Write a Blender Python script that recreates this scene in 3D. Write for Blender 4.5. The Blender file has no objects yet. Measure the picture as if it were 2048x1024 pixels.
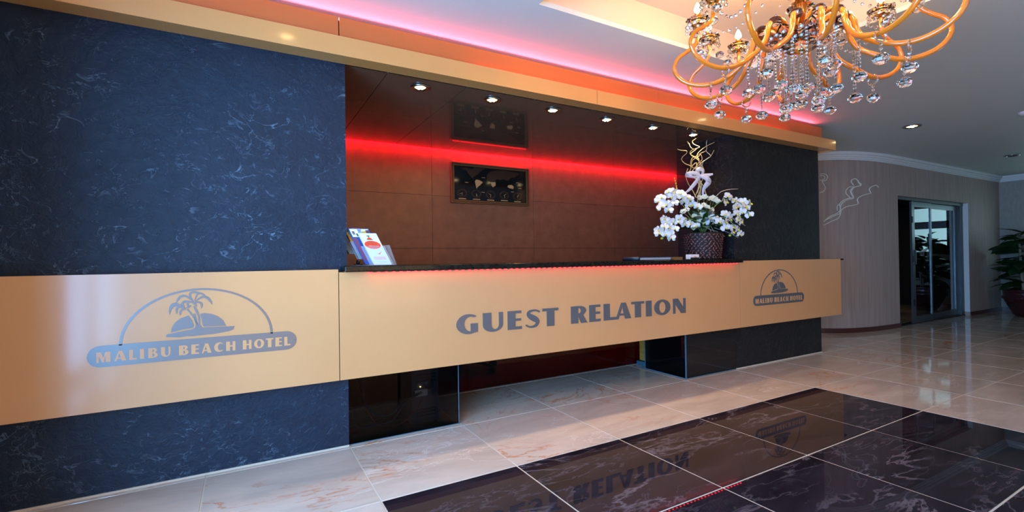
import bpy, bmesh, math, random
from mathutils import Vector, Matrix, geometry
from math import sin, cos, pi, radians
random.seed(7)
S = 0.72                      # metres per floor tile; everything below is written in tile units
sc = bpy.context.scene
COL = sc.collection

# ------------------------------------------------------------------ camera
px, py, h, yaw, pitch, roll, fpx = -0.747868, -4.05638, 1.528836, 0.515982, 0.008315, -0.014305, 944.916
cam_d = bpy.data.cameras.new('camera'); cam = bpy.data.objects.new('camera', cam_d); COL.objects.link(cam)
fwd = Vector((sin(yaw)*cos(pitch), cos(yaw)*cos(pitch), sin(pitch)))
r0 = Vector((cos(yaw), -sin(yaw), 0)); u0 = r0.cross(fwd)
rr = r0*cos(roll)+u0*sin(roll); uu = -r0*sin(roll)+u0*cos(roll)
m = Matrix.Identity(4)
for i in range(3):
    m[i][0] = rr[i]; m[i][1] = uu[i]; m[i][2] = -fwd[i]; m[i][3] = (px, py, h)[i]*S
cam.matrix_world = m
cam_d.sensor_width = 36; cam_d.lens = fpx/2048*36; cam_d.clip_start = 0.02
sc.camera = cam

# ------------------------------------------------------------------ world, exposure, daylight and fill
w = bpy.data.worlds.new('world'); sc.world = w; w.use_nodes = True
bg = w.node_tree.nodes['Background']; bg.inputs[0].default_value = (0.45, 0.68, 1.0, 1); bg.inputs[1].default_value = 0.5
sc.view_settings.view_transform = 'Standard'; sc.view_settings.look = 'None'
sc.view_settings.exposure = 0.0; sc.view_settings.gamma = 1.0; sc.view_settings.use_curve_mapping = False
sc.cycles.max_bounces = 10; sc.cycles.transmission_bounces = 8; sc.cycles.glossy_bounces = 5
sc.cycles.sample_clamp_indirect = 6.0; sc.cycles.caustics_reflective = False; sc.cycles.caustics_refractive = False

def area(name, loc, target, sx, sy, power, col, spread=pi):
    l = bpy.data.lights.new(name, 'AREA'); l.shape = 'RECTANGLE'; l.size = sx*S; l.size_y = sy*S
    l.energy = power; l.color = col; l.spread = spread
    o = bpy.data.objects.new(name, l); COL.objects.link(o)
    o.location = Vector(loc)*S
    d = (Vector(target)-Vector(loc)); o.rotation_euler = d.to_track_quat('-Z', 'Y').to_euler()
    return o
WIN_L = dict(y0=-1.45, y1=-6.6, z1=3.1)
area('daylight_side_window', (-2.75, -4.1, 1.75), (0, -4.1, 1.75), 5.3, 3.2, 600, (0.19, 0.50, 1.0))
area('warm_rear_fill', (1.0, -9.1, 1.8), (1.0, 0, 1.6), 6.0, 3.0, 95, (1.0, 0.60, 0.30))  # unseen source added as general fill, tinted warm
area('daylight_east_window', (17.5, -1.7, 2.2), (10, -1.7, 2.0), 3.4, 1.7, 18, (0.50, 0.92, 1.0))
area('cove_red_alcove', (3.48, 2.60, 3.235), (3.48, 2.63, 2.6), 6.9, 0.03, 34, (1.0, 0.005, 0.03))
area('cove_red_ceiling', (2.2, -0.035, 3.515), (2.2, -1.2, 3.585), 9.4, 0.02, 22, (1.0, 0.09, 0.15))
area('cove_red_fascia', (3.6, -0.116, 3.300), (3.6, -0.112, 3.40), 5.0, 0.012, 2.6, (1.0, 0.04, 0.0))

# ------------------------------------------------------------------ materials
def mat(name, col, rough=0.5, metal=0.0, spec=0.5, coat=0.0, coat_r=0.03, trans=0.0, ior=1.5, emis=None, es=0.0):
    m = bpy.data.materials.new(name); m.use_nodes = True
    b = m.node_tree.nodes['Principled BSDF']
    b.inputs['Base Color'].default_value = (*col, 1); b.inputs['Roughness'].default_value = rough
    b.inputs['Metallic'].default_value = metal; b.inputs['Specular IOR Level'].default_value = spec
    b.inputs['Coat Weight'].default_value = coat; b.inputs['Coat Roughness'].default_value = coat_r
    b.inputs['Transmission Weight'].default_value = trans; b.inputs['IOR'].default_value = ior
    if emis: b.inputs['Emission Color'].default_value = (*emis, 1); b.inputs['Emission Strength'].default_value = es
    return m
def N(m, t, **k):
    n = m.node_tree.nodes.new(t)
    for a, v in k.items(): setattr(n, a, v)
    return n
def L(m, a, b): m.node_tree.links.new(a, b)
def BS(m): return m.node_tree.nodes['Principled BSDF']
def ramp(m, fac, stops):
    r = N(m, 'ShaderNodeValToRGB'); L(m, fac, r.inputs[0])
    e = r.color_ramp.elements
    while len(e) < len(stops): e.new(0.5)
    for x, (p, c) in zip(e, stops): x.position = p; x.color = (*c, 1) if len(c) == 3 else c
    return r
def coords(m, scale=(1, 1, 1), rot=(0, 0, 0), offset_random=False):
    g = N(m, 'ShaderNodeNewGeometry'); mp = N(m, 'ShaderNodeMapping')
    mp.inputs['Scale'].default_value = scale; mp.inputs['Rotation'].default_value = rot
    if offset_random:
        oi = N(m, 'ShaderNodeObjectInfo'); mu = N(m, 'ShaderNodeMath', operation='MULTIPLY'); mu.inputs[1].default_value = 37.0
        L(m, oi.outputs['Random'], mu.inputs[0])
        ad = N(m, 'ShaderNodeVectorMath', operation='ADD'); L(m, g.outputs['Position'], ad.inputs[0]); L(m, mu.outputs[0], ad.inputs[1])
        L(m, ad.outputs[0], mp.inputs[0])
    else: L(m, g.outputs['Position'], mp.inputs[0])
    return mp.outputs[0]
def noise(m, v, sc_, det=5, rough=0.55, dist=0.0):
    n = N(m, 'ShaderNodeTexNoise'); L(m, v, n.inputs['Vector']); n.inputs['Scale'].default_value = sc_
    n.inputs['Detail'].default_value = det; n.inputs['Roughness'].default_value = rough; n.inputs['Distortion'].default_value = dist
    return n.outputs['Fac']
def mix(m, fac, a, b, mode='MIX'):
    x = N(m, 'ShaderNodeMix', data_type='RGBA', blend_type=mode)
    if isinstance(fac, float): x.inputs[0].default_value = fac
    else: L(m, fac, x.inputs[0])
    for s, v in ((6, a), (7, b)):
        if isinstance(v, tuple): x.inputs[s].default_value = (*v, 1)
        else: L(m, v, x.inputs[s])
    return x.outputs[2]
def bump(m, hgt, strength, dist=0.01):
    b = N(m, 'ShaderNodeBump'); b.inputs['Strength'].default_value = strength; b.inputs['Distance'].default_value = dist
    L(m, hgt, b.inputs['Height']); L(m, b.outputs[0], BS(m).inputs['Normal'])

def slate_mat(name, c0, c1, cs, amt=1.0):
    m = mat(name, c0, 0.48, spec=0.28)
    v = coords(m)
    n1 = noise(m, v, 2.2, 6, 0.6, 0.8)
    base = ramp(m, n1, [(0.3, c0), (0.7, c1)])
    f = None
    for sc_, th, ms, w_, rot in ((4.2, 0.010, 5.0, 1.0, 0.3), (7.5, 0.016, 7.0, 0.8, -0.5), (13.0, 0.022, 9.0, 0.55, 0.1)):
        v2 = coords(m, (1.0, 1.0, 1.35), (0, rot, 0))
        n2 = noise(m, v2, sc_, 4, 0.55, 0.9)
        s = N(m, 'ShaderNodeMath', operation='SUBTRACT'); L(m, n2, s.inputs[0]); s.inputs[1].default_value = 0.5
        a = N(m, 'ShaderNodeMath', operation='ABSOLUTE'); L(m, s.outputs[0], a.inputs[0])
        rd = ramp(m, a.outputs[0], [(0.0, (1, 1, 1)), (th, (0, 0, 0))])
        n3 = noise(m, v2, ms, 3, 0.6, 0.2)
        msk = ramp(m, n3, [(0.50, (0, 0, 0)), (0.64, (w_, w_, w_))])
        g_ = N(m, 'ShaderNodeMath', operation='MULTIPLY'); L(m, rd.outputs[0], g_.inputs[0]); L(m, msk.outputs[0], g_.inputs[1])
        if f is None: f = g_
        else:
            h_ = N(m, 'ShaderNodeMath', operation='MAXIMUM'); L(m, f.outputs[0], h_.inputs[0]); L(m, g_.outputs[0], h_.inputs[1]); f = h_
    cl = noise(m, v, 1.3, 2, 0.5, 0.3); clr = ramp(m, cl, [(0.35, (.25, .25, .25)), (0.65, (1, 1, 1))])
    f2 = N(m, 'ShaderNodeMath', operation='MULTIPLY'); L(m, f.outputs[0], f2.inputs[0]); L(m, clr.outputs[0], f2.inputs[1])
    f3 = N(m, 'ShaderNodeMath', operation='MULTIPLY'); L(m, f2.outputs[0], f3.inputs[0]); f3.inputs[1].default_value = 0.8*amt
    c = mix(m, f3.outputs[0], base.outputs[0], cs)
    L(m, c, BS(m).inputs['Base Color'])
    nb = noise(m, v, 16.0, 7, 0.65, 0.5)
    ht = N(m, 'ShaderNodeMath', operation='MULTIPLY_ADD'); L(m, f.outputs[0], ht.inputs[0]); ht.inputs[1].default_value = 0.7; L(m, nb, ht.inputs[2])
    bump(m, ht.outputs[0], 0.6, 0.012)
    return m
M = {}
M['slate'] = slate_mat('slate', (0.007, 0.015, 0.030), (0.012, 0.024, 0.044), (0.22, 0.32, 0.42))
M['slate_shaded'] = slate_mat('slate_shaded', (0.007, 0.006, 0.006), (0.013, 0.011, 0.012), (0.12, 0.11, 0.11), 0.5)  # same slate as the left wall, base darkened for its weaker light

def marble(name, c0, c1, vein, vein_col2, wid, rough=0.06, sscale=1.0, dist=1.2, st=1.6, vr=0.0):
    m = mat(name, c0, rough, spec=0.6)
    v = coords(m, (0.55, 1.5, 1), (0, 0, 0.25), True)
    n1 = noise(m, v, 2.5*sscale, 6, 0.6, 0.6)
    base = ramp(m, n1, [(0.28, c0), (0.72, c1)])
    out = base.outputs[0]
    for sc_, cc, ww, seedrot, amt in ((1.6, vein, wid, 0.5, 0.9), (2.6, vein_col2, wid*0.8, -0.4, 0.7)):
        vv = coords(m, (0.8, st, 1), (0, 0, seedrot+vr), True)
        n2 = noise(m, vv, sc_*sscale, 7, 0.6, dist)
        s = N(m, 'ShaderNodeMath', operation='SUBTRACT'); L(m, n2, s.inputs[0]); s.inputs[1].default_value = 0.5
        a = N(m, 'ShaderNodeMath', operation='ABSOLUTE'); L(m, s.outputs[0], a.inputs[0])
        rd = ramp(m, a.outputs[0], [(0.0, (1, 1, 1)), (ww, (0, 0, 0))])
        n3 = noise(m, vv, 1.1, 2, 0.5)
        mk = ramp(m, n3, [(0.48, (0, 0, 0)), (0.62, (amt, amt, amt))])
        f = N(m, 'ShaderNodeMath', operation='MULTIPLY'); L(m, rd.outputs[0], f.inputs[0]); L(m, mk.outputs[0], f.inputs[1])
        out = mix(m, f.outputs[0], out, cc)
    L(m, out, BS(m).inputs['Base Color'])
    return m
M['tile_light'] = marble('pale_marble', (0.50, 0.385, 0.30), (0.72, 0.56, 0.44), (0.60, 0.22, 0.08), (0.82, 0.74, 0.66), 0.016)
M['tile_dark'] = marble('dark_marble', (0.006, 0.004, 0.006), (0.034, 0.022, 0.028), (0.15, 0.115, 0.125), (0.10, 0.075, 0.085), 0.020, 0.015, 1.0, 0.45, 2.6, 0.3)
BS(M['tile_dark']).inputs['IOR'].default_value = 1.26
M['grout'] = mat('grout', (0.62, 0.52, 0.40), 0.8)
M['grout_dark'] = mat('grout_dark', (0.22, 0.19, 0.17), 0.85)

def plain_noise(name, c, rough, amt=0.12, scale=14, stretch=(1, 1, 1), bumpy=0.0, **k):
    m = mat(name, c, rough, **k)
    n = noise(m, coords(m, stretch), scale, 6, 0.6, 0.3)
    lo = tuple(x*(1-amt) for x in c); hi = tuple(min(1, x*(1+amt)) for x in c)
    r = ramp(m, n, [(0.3, lo), (0.7, hi)]); L(m, r.outputs[0], BS(m).inputs['Base Color'])
    if bumpy: bump(m, n, bumpy, 0.004)
    return m
M['laminate'] = plain_noise('beige_laminate', (0.70, 0.33, 0.125), 0.30, 0.03, 1.2, coat=0.5, coat_r=0.12)
M['laminate_trim'] = plain_noise('fascia_laminate', (0.70, 0.305, 0.085), 0.25, 0.03, 1.0, coat=0.5, coat_r=0.08)
M['laminate_red_lit'] = plain_noise('upper_fascia', (0.56, 0.14, 0.028), 0.35, 0.03, 1.0, coat=0.3, coat_r=0.1)  # beige laminate with the red LED light put into its base colour
M['orange_wall'] = mat('side_wall_wood', (0.27, 0.095, 0.028), 0.4)
M['groove'] = mat('groove', (0.03, 0.02, 0.015), 0.7)
M['alcove_ceiling'] = plain_noise('glossy_brown_panel', (0.15, 0.080, 0.045), 0.05, 0.06, 2.0, ior=1.6)
M['alcove_wall'] = plain_noise('brown_leather_tile', (0.28, 0.105, 0.050), 0.36, 0.16, 9, bumpy=0.25, spec=0.45)
M['alcove_side'] = plain_noise('dark_wood_side', (0.020, 0.012, 0.008), 0.12, 0.2, 6)
M['ceiling'] = plain_noise('ceiling_paint', (0.60, 0.615, 0.55), 0.55, 0.015, 3)
M['tray'] = mat('tray_paint', (0.64, 0.50, 0.37), 0.6)
M['white'] = mat('white_plaster', (0.72, 0.72, 0.70), 0.5)
M['wallpaper'] = plain_noise('taupe_wallpaper', (0.38, 0.29, 0.24), 0.7, 0.14, 22, (1, 1, 0.06), bumpy=0.15)
M['wallpaper2'] = plain_noise('grey_wallpaper', (0.34, 0.33, 0.28), 0.75, 0.10, 30, (1, 1, 0.3))
M['baseboard'] = mat('brown_baseboard', (0.075, 0.018, 0.012), 0.3)
M['granite'] = plain_noise('black_granite', (0.014, 0.010, 0.006), 0.12, 0.8, 60, ior=1.28)
M['vinyl'] = mat('brushed_metal_vinyl', (0.20, 0.185, 0.18), 0.32, metal=0.5)
M['smoke'] = mat('smoked_glass', (0.24, 0.28, 0.36), 0.0, trans=1.0, ior=1.16)
M['smoke_dark'] = mat('smoked_glass_dark', (0.065, 0.085, 0.09), 0.0, trans=1.0, ior=1.22)
M['black_glass'] = mat('black_glass', (0.004, 0.005, 0.006), 0.03)
M['glass'] = mat('clear_glass', (0.85, 0.92, 0.92), 0.0, trans=1.0, ior=1.45)
M['glass_edge'] = mat('glass_edge', (0.05, 0.13, 0.18), 0.25)
M['door_glass'] = mat('door_glass', (0.30, 0.36, 0.36), 0.0, trans=1.0, ior=1.5)
M['crystal'] = mat('crystal', (1, 0.91, 0.80), 0.0, trans=1.0, ior=1.6)
M['amber'] = mat('amber_glass', (1.0, 0.235, 0.012), 0.05, trans=0.30, ior=1.45, coat=0.8)
M['acrylic'] = mat('clear_acrylic', (0.7, 0.75, 0.8), 0.03); BS(M['acrylic']).inputs['Alpha'].default_value = 0.16
M['gold'] = mat('polished_gold', (0.95, 0.55, 0.12), 0.16, metal=1.0)
M['bulb'] = mat('bulb', (1, 0.9, 0.7), 0.3, emis=(1.0, 0.80, 0.46), es=60)
M['steel'] = mat('brushed_steel', (0.45, 0.44, 0.42), 0.25, metal=1.0)
M['alu'] = mat('door_aluminium', (0.11, 0.12, 0.125), 0.3, metal=0.6)
M['alu_dark'] = mat('dark_aluminium', (0.03, 0.028, 0.026), 0.35, metal=0.4)
M['lamp'] = mat('halogen_face', (1, 0.9, 0.6), 0.3, emis=(1.0, 0.80, 0.42), es=22)
M['lamp_soft'] = mat('halogen_soft', (1, 0.8, 0.4), 0.3, emis=(1.0, 0.72, 0.25), es=8)
M['lamp_off'] = mat('halogen_off', (0.05, 0.05, 0.05), 0.2)
M['red_led'] = mat('red_led', (0.3, 0, 0), 0.4, emis=(1.0, 0.01, 0.02), es=14)
M['red_led_bright'] = mat('red_led_bright', (0.3, 0, 0), 0.4, emis=(1.0, 0.01, 0.02), es=22)
M['petal'] = mat('orchid_petal', (0.72, 0.70, 0.67), 0.55)
M['petal_cream'] = mat('rose_petal', (0.85, 0.80, 0.62), 0.55)
M['yellow'] = mat('orchid_heart', (0.75, 0.60, 0.08), 0.5)
M['bud'] = mat('flower_bud', (0.55, 0.62, 0.05), 0.5)
M['leaf'] = plain_noise('arrangement_leaf', (0.025, 0.085, 0.012), 0.35, 0.4, 20)
M['leaf_dark'] = plain_noise('rubber_plant_leaf', (0.018, 0.055, 0.018), 0.25, 0.4, 8)
M['stem'] = mat('green_stem', (0.16, 0.20, 0.05), 0.6)
M['twig'] = mat('gilded_twig', (0.62, 0.42, 0.16), 0.4)
M['twig_grey'] = mat('pale_twig', (0.42, 0.38, 0.30), 0.5)
M['ribbon'] = mat('organza_ribbon', (0.66, 0.64, 0.72), 0.5); BS(M['ribbon']).inputs['Alpha'].default_value = 0.62
M['weave'] = plain_noise('woven_brown', (0.15, 0.050, 0.040), 0.20, 0.5, 30)
M['weave_dark'] = mat('basket_core', (0.008, 0.004, 0.004), 0.7)
M['terracotta'] = mat('oxblood_pot', (0.045, 0.010, 0.012), 0.25)
M['trunk'] = mat('plant_trunk', (0.26, 0.20, 0.13), 0.7)
M['black'] = mat('black_plastic', (0.010, 0.010, 0.011), 0.35)
M['dark_panel'] = mat('dark_interior', (0.025, 0.02, 0.017), 0.6)
M['grey_metal'] = mat('computer_case', (0.14, 0.15, 0.17), 0.4, metal=0.3)
M['orange_wood'] = plain_noise('orange_wood', (0.62, 0.27, 0.04), 0.35, 0.15, 5, (1, 1, 8))
M['book_blue'] = mat('dark_blue_leather', (0.012, 0.028, 0.055), 0.4)
M['book_tan'] = mat('tan_leather', (0.22, 0.11, 0.035), 0.45)
M['paper'] = mat('white_paper', (0.82, 0.80, 0.86), 0.5)
M['paper_blue'] = mat('blue_print', (0.02, 0.08, 0.30), 0.4)
M['paper_green'] = mat('green_print', (0.008, 0.06, 0.03), 0.4)
M['paper_yellow'] = mat('yellow_print', (0.75, 0.60, 0.05), 0.4)
M['paper_cyan'] = mat('cyan_print', (0.10, 0.42, 0.60), 0.4)
M['paper_orange'] = mat('orange_print', (0.85, 0.25, 0.02), 0.4)
M['paper_plum'] = mat('plum_print', (0.20, 0.05, 0.10), 0.4)
M['red_ink'] = mat('red_ink', (0.90, 0.06, 0.01), 0.5)
M['pink_ink'] = mat('pink_ink', (0.80, 0.45, 0.45), 0.5)
M['green_ink'] = mat('green_ink', (0.05, 0.20, 0.06), 0.5)
M['grey_ink'] = mat('grey_ink', (0.5, 0.48, 0.5), 0.5)
M['map_black'] = mat('map_glass', (0.003, 0.003, 0.003), 0.08)
M['map_tan'] = mat('map_gilt', (0.62, 0.34, 0.14), 0.4)
M['map_brown'] = mat('map_bronze', (0.030, 0.010, 0.004), 0.45)
M['frame_gold'] = mat('frame_bronze', (0.22, 0.085, 0.025), 0.35, metal=0.3)
M['cable_blue'] = mat('cable_blue', (0.12, 0.24, 0.34), 0.5)
M['cable_red'] = mat('cable_red', (0.45, 0.03, 0.05), 0.5)
M['decal'] = mat('white_wall_decal', (0.80, 0.77, 0.64), 0.5)
M['card'] = mat('card_white', (0.85, 0.75, 0.72), 0.5)

# ------------------------------------------------------------------ mesh helpers
def tag(o, label=None, cat=None, group=None, kind=None):
    if label: o['label'] = label
    if cat: o['category'] = cat
    if group: o['group'] = group
    if kind: o['kind'] = kind
    return o
def empty(name, loc, label=None, cat=None, group=None, kind=None):
    o = bpy.data.objects.new(name, None); COL.objects.link(o); o.location = Vector(loc)*S
    o.empty_display_size = 0.05
    return tag(o, label, cat, group, kind)
class MB:
    def __init__(s): s.v = []; s.f = []; s.mi = []; s.sm = []
    def add(s, v, f, mi=0, smooth=False):
        b = len(s.v); s.v += [tuple(x) for x in v]
        for q in f: s.f.append(tuple(b+i for i in q)); s.mi.append(mi); s.sm.append(smooth)
        return s
    def box(s, x0, x1, y0, y1, z0, z1, mi=0):
        v = [(x, y, z) for z in (z0, z1) for y in (y0, y1) for x in (x0, x1)]
        return s.add(v, [(0, 2, 3, 1), (4, 5, 7, 6), (0, 1, 5, 4), (2, 6, 7, 3), (0, 4, 6, 2), (1, 3, 7, 5)], mi)
    def tile(s, x0, x1, y0, y1, z, b=0.002, d=0.006, mi=0):
        v = [(x0, y0, z-d), (x1, y0, z-d), (x1, y1, z-d), (x0, y1, z-d), (x0+b, y0+b, z), (x1-b, y0+b, z), (x1-b, y1-b, z), (x0+b, y1-b, z)]
        return s.add(v, [(4, 5, 6, 7), (0, 1, 5, 4), (1, 2, 6, 5), (2, 3, 7, 6), (3, 0, 4, 7), (3, 2, 1, 0)], mi)
    def quad(s, a, b, c, d, mi=0): return s.add([a, b, c, d], [(0, 1, 2, 3)], mi)
    def lathe(s, prof, n=24, c=(0, 0, 0), mi=0, smooth=True, sx=1, sy=1):
        v = []
        for r, z in prof:
            for k in range(n):
                a = 2*pi*k/n; v.append((c[0]+r*cos(a)*sx, c[1]+r*sin(a)*sy, c[2]+z))
        f = []
        for j in range(len(prof)-1):
            for k in range(n):
                k2 = (k+1) % n; f.append((j*n+k, j*n+k2, (j+1)*n+k2, (j+1)*n+k))
        if prof[0][0] > 1e-6: f.append(tuple(range(n))[::-1])
        if prof[-1][0] > 1e-6: f.append(tuple((len(prof)-1)*n+k for k in range(n)))
        return s.add(v, f, mi, smooth)
    def tube(s, pts, r, n=6, mi=0, smooth=True, cap=True, flat=1.0):
        pts = [Vector(p) for p in pts]; m = len(pts)
        rs = r if isinstance(r, (list, tuple)) else [r]*m
        v = []; f = []; up = None
        for i, p in enumerate(pts):
            t = (pts[min(i+1, m-1)]-pts[max(i-1, 0)])
            if t.length < 1e-9: t = Vector((0, 0, 1))
            t.normalize()
            if up is None:
                up = Vector((0, 0, 1)) if abs(t.z) < 0.9 else Vector((1, 0, 0))
            up = (up - t*up.dot(t))
            if up.length < 1e-6: up = t.orthogonal()
            up.normalize(); sd = t.cross(up)
            for k in range(n):
                a = 2*pi*k/n; v.append(tuple(p+(up*cos(a)*flat+sd*sin(a))*rs[i]))
        for i in range(m-1):
            for k in range(n):
                k2 = (k+1) % n; f.append((i*n+k, i*n+k2, (i+1)*n+k2, (i+1)*n+k))
        if cap: f.append(tuple(range(n))[::-1]); f.append(tuple((m-1)*n+k for k in range(n)))
        return s.add(v, f, mi, smooth)
    def ball(s, c, r, rz=None, n=8, m=5, mi=0, smooth=True):
        rz = rz or r
        prof = [(r*sin(pi*j/m), -rz*cos(pi*j/m)) for j in range(m+1)]
        prof[0] = (0.0, -rz); prof[-1] = (0.0, rz)
        v = [(c[0], c[1], c[2]-rz)]
        for rr_, z in prof[1:-1]:
            v += [(c[0]+rr_*cos(2*pi*k/n), c[1]+rr_*sin(2*pi*k/n), c[2]+z) for k in range(n)]
        v.append((c[0], c[1], c[2]+rz)); f = []
        for k in range(n):
            k2 = (k+1) % n; f.append((0, 1+k2, 1+k))
            for j in range(m-2): f.append((1+j*n+k, 1+j*n+k2, 1+(j+1)*n+k2, 1+(j+1)*n+k))
            f.append((1+(m-2)*n+k, 1+(m-2)*n+k2, len(v)-1))
        return s.add(v, f, mi, smooth)
    def prism(s, poly, y0, y1, holes=(), mi=0):
        """outline in the XZ plane, extruded from y1 (back) to y0 (front)"""
        loops = [poly]+list(holes)
        flat = [p for l in loops for p in l]
        tris = geometry.tessellate_polygon([[Vector((p[0], p[1], 0)) for p in l] for l in loops])
        n = len(flat)
        v = [(p[0], y0, p[1]) for p in flat]+[(p[0], y1, p[1]) for p in flat]
        f = []
        for t in tris:
            a, b, c = [flat[i] for i in t]
            ar = (b[0]-a[0])*(c[1]-a[1])-(b[1]-a[1])*(c[0]-a[0])
            if abs(ar) < 1e-12: continue
            t = t if ar > 0 else t[::-1]
            f.append(tuple(t)); f.append(tuple(n+i for i in t[::-1]))
        o = 0
        for l in loops:
            k = len(l)
            for i in range(k): f.append((o+i, o+(i+1) % k, n+o+(i+1) % k, n+o+i))
            o += k
        return s.add(v, f, mi)
    def mesh(s, name, mats):
        me = bpy.data.meshes.new(name)
        me.from_pydata([(a*S, b*S, c*S) for a, b, c in s.v], [], s.f)
        for m_ in (mats if isinstance(mats, (list, tuple)) else [mats]): me.materials.append(m_)
        me.polygons.foreach_set('material_index', s.mi); me.polygons.foreach_set('use_smooth', s.sm)
        me.update(); return me
    def build(s, name, mats, parent=None, loc=None, **k):
        o = bpy.data.objects.new(name, s.mesh(name, mats)); COL.objects.link(o)
        if parent: o.parent = parent
        if loc is not None: o.location = Vector(loc)*S
        return tag(o, k.get('label'), k.get('cat'), k.get('group'), k.get('kind'))
def inst(name, me, parent=None, loc=(0, 0, 0), rot=(0, 0, 0), scale=None):
    o = bpy.data.objects.new(name, me); COL.objects.link(o)
    if parent: o.parent = parent
    o.location = Vector(loc)*S; o.rotation_euler = rot
    if scale: o.scale = scale
    return o
def copy_tree(o, parent=None):
    c = o.copy(); COL.objects.link(c); c.parent = parent
    for ch in list(o.children): copy_tree(ch, c)
    return c
def smooth_path(pts, k=4):
    pts = [Vector(p) for p in pts]; out = []
    P = [pts[0]*2-pts[1]]+pts+[pts[-1]*2-pts[-2]]
    for i in range(1, len(P)-2):
        a, b, c, d = P[i-1], P[i], P[i+1], P[i+2]
        for j in range(k):
            t = j/k
            out.append(0.5*((2*b)+(c-a)*t+(2*a-5*b+4*c-d)*t*t+(3*b-a-3*c+d)*t**3))
    out.append(pts[-1]); return out

# ================================================================== SETTING
ZC, ZS = 3.56, 3.20
floor = MB().box(-2.3, 17.2, -9.0, 5.0, -0.12, -0.003).build('floor', [M['grout']], kind='structure')
tl = MB().tile(0.004, 0.996, 0.004, 0.996, 0.0).mesh('light_tile', [M['tile_light']])
td = MB().tile(0.0055, 0.9945, 0.0055, 0.9945, 0.0).mesh('dark_tile', [M['tile_dark']])
for i in range(-3, 17):
    for j in range(-9, 5):
        if i < -2 and j < 0: pass
        if j > 0 and not (0 <= i < 6 or i >= 7): continue
        dark = 0 <= i < 5 and -8 <= j < -1
        if (i < -3) or (j >= 3 and i < 9) or (j < -6 and i > 8): continue
        t = inst('dark_floor_tile' if dark else 'floor_tile', td if dark else tl, floor, (i, j, 0))

# ceiling with a raised tray over the chandelier
TX0, TX1, TY0, TY1, TZ = 1.31, 4.05, -3.65, -0.92, 3.86
b = MB()
b.box(-2.3, 17.2, TY1, 3.0, ZC, ZC+.04).box(-2.3, 17.2, -9.0, TY0, ZC, ZC+.04)
b.box(-2.3, TX0, TY0, TY1, ZC, ZC+.04).box(TX1, 17.2, TY0, TY1, ZC, ZC+.04)
ceiling = b.build('ceiling', [M['ceiling']], kind='structure')
b = MB()
b.box(TX0-.04, TX1+.04, TY0-.04, TY1+.04, TZ, TZ+.04)
b.box(TX0-.04, TX0, TY0, TY1, ZC+.04, TZ).box(TX1, TX1+.04, TY0, TY1, ZC+.04, TZ)
b.box(TX0-.04, TX1+.04, TY0-.04, TY0, ZC+.04, TZ).box(TX0-.04, TX1+.04, TY1, TY1+.04, ZC+.04, TZ)
b.build('ceiling_tray', [M['tray']], ceiling)
# glossy alcove ceiling panels
xs = [-0.06, 0.372]+[0.372+0.766*k for k in range(1, 9)]+[6.96]
for a, c_ in zip(xs, xs[1:]):
    MB().box(a+.003, c_-.003, 0.045, 1.303, ZS, ZS+.03).build('ceiling_panel', [M['alcove_ceiling']], ceiling)
    MB().box(a+.003, c_-.003, 1.306, 2.575, ZS, ZS+.03).build('ceiling_panel', [M['alcove_ceiling']], ceiling)
MB().box(-.08, 6.98, 0.03, 2.575, ZS+.028, ZS+.034).build('ceiling_panel_backing', [M['groove']], ceiling)

# slate walls
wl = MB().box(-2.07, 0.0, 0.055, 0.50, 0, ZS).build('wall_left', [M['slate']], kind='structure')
MB().box(-2.07, 0.0, 0.045, 0.06, 0, 0.012).build('floor_joint', [M['grout']], wl)
MB().box(-.06, 0.0, 0.50, 2.65, 0, ZS+.3).build('wall_alcove_left', [M['alcove_side']], kind='structure')
MB().box(-2.30, -2.072, 0.02, -1.45+.0, 0, ZC).build('wall_lobby_left', [M['orange_wall']], kind='structure')
wr = MB().box(5.07, 7.20, 0.055, 0.60, 0, ZS).build('wall_right', [M['slate_shaded']], kind='structure')
MB().box(5.07, 7.20, 0.045, 0.06, 0, 0.010).build('floor_joint', [M['grout']], wr)
MB().box(6.96, 7.20, 0.60, 2.70, 0, ZS+.3).build('wall_alcove_right', [M['alcove_side']], kind='structure')
# alcove back wall with tiles
wb = MB().box(-.1, 7.2, 2.668, 2.80, 0, ZC).build('wall_back', [M['groove']], kind='structure')
zs = [0.0, 0.90, 1.72, 2.51, 3.40]
for r_, (z0, z1) in enumerate(zip(zs, zs[1:])):
    off = 1.70
    cx_ = [-.1, off, off+1.78, off+3.56, 6.96]
    for a, c_ in zip(cx_, cx_[1:]):
        MB().box(a+.002, c_-.002, 2.65, 2.67, z0+.002, z1-.002).build('wall_tile', [M['alcove_wall']], wb)

# cornice fascia above the counter
f1 = MB().box(-2.07, 7.32, -.13, 0.05, ZS-.014, ZS).build('trim_1', [M['laminate_trim']], kind='structure')
for a, c_ in ((-2.07, -.40+2.935), (2.541, 7.32)):
    MB().box(a, c_, -.15, -.13, 3.172, 3.325).build('fascia_panel', [M['laminate_trim']], f1)
MB().box(7.30, 7.32, -.13, 0.60, 3.172, 3.325).build('fascia_return', [M['laminate_trim']], f1)
f2 = MB().box(-2.07, 7.00, -.078, -.06, 3.20, 3.48).build('trim_2', [M['groove']], kind='structure')
for a, c_ in ((-2.07, -.075), (-.067, 3.50), (3.503, 7.02)):
    MB().box(a, c_, -.10, -.078, 3.20, 3.500).build('fascia_panel', [M['laminate_red_lit']], f2)
MB().box(7.00, 7.02, -.078, 0.60, 3.20, 3.500).build('fascia_return', [M['laminate_red_lit']], f2)
MB().box(-2.07, 7.00, 0.05, 0.10, 3.20, ZC).build('wall_upper', [M['white']], kind='structure')

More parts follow.
